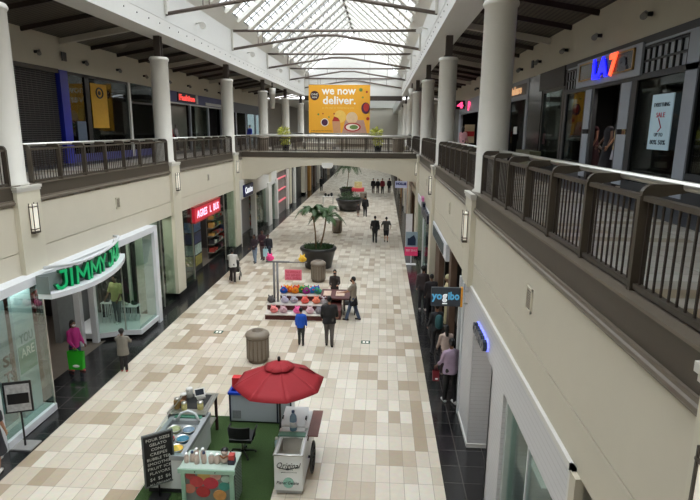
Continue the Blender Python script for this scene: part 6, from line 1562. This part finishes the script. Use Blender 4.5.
# upper floor
zu = ZU
person((-11.7, 48.6), PI - .5, 1.80, 'man in royal blue top on the upper left walkway beyond the footbridge', (40, 56, 170), (34, 34, 44), (30, 30, 30), 'tan', ((.1, .05), (-.1, .1)), ((.1, .2, .3), (.1, .2, .3)), hair='short', hair_c=(90, 80, 70), z=zu, near=False)
person((4.35, 30.5), -.6, 1.70, 'woman with long black hair and pale pink top upstairs on the right', (216, 160, 164), (60, 54, 60), (50, 46, 46), 'tan', ((.1, .05), (-.1, .1)), ((.1, .2, .4), (.1, .2, .4)), hair='long', z=zu)
person((3.9, 38.5), PI, 1.78, 'person in dark clothes between two round columns upstairs on the right', (30, 34, 50), (30, 30, 34), (30, 28, 28), 'tan', ((.05, 0), (-.05, 0)), hair='short', z=zu, near=False)
person((WR + .75, 19.3), -PI / 2, 1.66, 'figure in pale blouse standing in for a reflected woman, narrow window left of the dress shop door', (176, 160, 156), (40, 38, 42), (30, 28, 28), 'tan', ((.05, 0), (-.05, 0)), ((.2, .2, .6), (.2, .2, .6)), hair='afro', z=zu, mannequin=True, name='mannequin', cat='mannequin')  # solid figure built in place of a woman reflected in the glass
MQ = [((WR + .25, 17.95), (70, 30, 34), (54, 24, 30), (150, 104, 84), .9, 'mannequin in long dark red patterned dress at the dress shop entrance'),
      ((WR + .30, 16.95), (34, 30, 36), (30, 28, 34), (110, 80, 66), .9, 'mannequin in long black dress at the dress shop entrance'),
      ((WR + .28, 16.15), (196, 176, 130), (172, 168, 176), (176, 130, 100), .35, 'mannequin in mustard top and short grey skirt at the dress shop entrance'),
      ((WR + .7, 14.1), (156, 106, 84), (134, 74, 66), (196, 150, 120), .8, 'mannequin in brownish pink dress left of the blue poster'),
      ((WR + .7, 12.9), (170, 150, 120), (150, 140, 116), (196, 170, 140), .4, 'mannequin with bent arms to the right of the blue poster')]
for (l_, c1, c2, sk, skt, lb) in MQ:
    person(l_, PI / 2, 1.82, lb, c1, c2, (60, 50, 46), sk, ((.04, 0), (-.04, 0)), ((.1, .3, .3), (.1, .3, .5)), sleeve=0, skirt=skt, bottom='skirt', mannequin=True, hair=None, headless=(skt == .9), z=zu + .12, name='mannequin', cat='mannequin')
    MB().box(l_[0] - .22, l_[0] + .22, l_[1] - .22, l_[1] + .22, zu, zu + .12).build('display_plinth', dkgrey)
    o = COL.objects[-1]; tag(o, 'low dark plinth under the ' + lb.replace(' at the dress shop entrance', '').replace('patterned ', ''), 'plinth')
for (x, y, c1, lb) in ((WL - .8, 36.2, (150, 60, 66), 'mannequin in red top inside the dark doorway under the red sign upstairs'), (WL - .8, 37.1, (170, 160, 160), 'mannequin in pale top inside the dark doorway under the red sign upstairs'), (WL - .9, 40.2, (60, 60, 64), 'mannequin in grey jacket in the upper left window right of the red sign')):
    person((x, y), -PI / 2, 1.75, lb, c1, (50, 44, 50), (40, 40, 40), (150, 140, 134), ((.04, 0), (-.04, 0)), ((.1, .3, .3), (.1, .3, .5)), mannequin=True, hair=None, near=False, name='mannequin', cat='mannequin', z=zu)
# ---------------------------------------------------------------- camera
f_, yaw, pit, rol = 545.21, math.radians(3.253), math.radians(12.469), math.radians(.498)
cp_, sp_, cy_, sy_ = math.cos(pit), math.sin(pit), math.cos(yaw), math.sin(yaw)
F = Vector((-sy_ * cp_, cy_ * cp_, -sp_)); R0 = Vector((cy_, sy_, 0)); U0 = R0.cross(F)
Rv = R0 * math.cos(rol) + U0 * math.sin(rol); Uv = U0 * math.cos(rol) - R0 * math.sin(rol)
cam = bpy.data.cameras.new('camera'); co = bpy.data.objects.new('camera', cam); COL.objects.link(co)
M4 = Matrix((Rv, Uv, -F)).transposed().to_4x4(); M4.translation = Vector((0, 0, 7.35)); co.matrix_world = M4
cam.sensor_fit = 'HORIZONTAL'; cam.sensor_width = 36; cam.lens = 36 * f_ / 700; cam.clip_end = 400; cam.clip_start = .05
scene.camera = co

# ---------------------------------------------------------------- daylight
w = bpy.data.worlds.new('overcast_sky'); scene.world = w; w.use_nodes = True
nt = w.node_tree; bg = nt.nodes['Background']
tc = nt.nodes.new('ShaderNodeTexCoord'); sp = nt.nodes.new('ShaderNodeSeparateXYZ'); cr = nt.nodes.new('ShaderNodeValToRGB')
nt.links.new(tc.outputs['Generated'], sp.inputs[0]); nt.links.new(sp.outputs[2], cr.inputs[0])
cr.color_ramp.elements[0].color = lin((205, 208, 212)) + (1,); cr.color_ramp.elements[1].color = lin((246, 250, 255)) + (1,)
nt.links.new(cr.outputs[0], bg.inputs[0]); bg.inputs[1].default_value = SKY

# daylight entering through the skylight: soft sun behind thin cloud
sl = bpy.data.lights.new('soft_sun', 'SUN'); sl.energy = SUN; sl.angle = math.radians(80); sl.color = (1, .985, .96)
so = bpy.data.objects.new('soft_sun', sl); so.location = (0, 20, 30); so.rotation_euler = (math.radians(10), math.radians(20), 0); COL.objects.link(so)

def lamp(name, loc, size, power, col=(1, .95, .88), rot=(0, 0, 0), sy=None):
    l = bpy.data.lights.new(name, 'AREA'); l.energy = power; l.color = col; l.shape = 'RECTANGLE'; l.size = size; l.size_y = sy or size
    o = bpy.data.objects.new(name, l); o.location = loc; o.rotation_euler = rot; COL.objects.link(o); return o
# added unseen area lights that brighten shop interiors and window displays
for (x, y, z, s, sy, p) in ((-12.2, 14.5, 5.1, 2, 4, 70), (-10.2, 18.6, 3.5, 1.2, 1.5, 22), (-12, 27.5, 5.1, 2, 5, 90), (-10.5, 31, 4.2, 1, 1.5, 20), (-9.25, 21.2, 3.6, .3, 1.8, 10), (-8.68, 12.0, 3.5, .15, 1.4, 9), (-10.5, 39.5, 4.2, 1, 3, 30), (-12, 48, 5, 2, 4, 60),
                            (4.5, 17.5, 5.0, 2, 4, 25), (5, 27, 5.0, 2, 5, 60), (3.0, 7.4, 3.8, .6, 2, 16), (2.9, 10.8, 2.85, .3, .8, 3),
                            (WR + .9, 16.7, 8.5, .5, 1.6, 14), (WR + 1.0, 13.6, 8.5, .5, 2, 6), (WR + 1.0, 21.9, 8.8, .6, 2, 14), (WR + 2, 27, 9, 1, 3, 8), (WL - 1.2, 28, 9.3, .8, 8, 5), (WL - 1.2, 39.5, 8.9, .8, 4, 8), (WR + 1.5, 42, 8.5, 1, 3, 20)):
    lamp('shop_fill_light', (x, y, z), s, p, sy=sy)

vs = scene.view_settings; scene.display_settings.display_device = 'sRGB'
vs.view_transform = 'Standard'; vs.look = 'None'; vs.gamma = 1; vs.use_curve_mapping = False; vs.exposure = EXPO
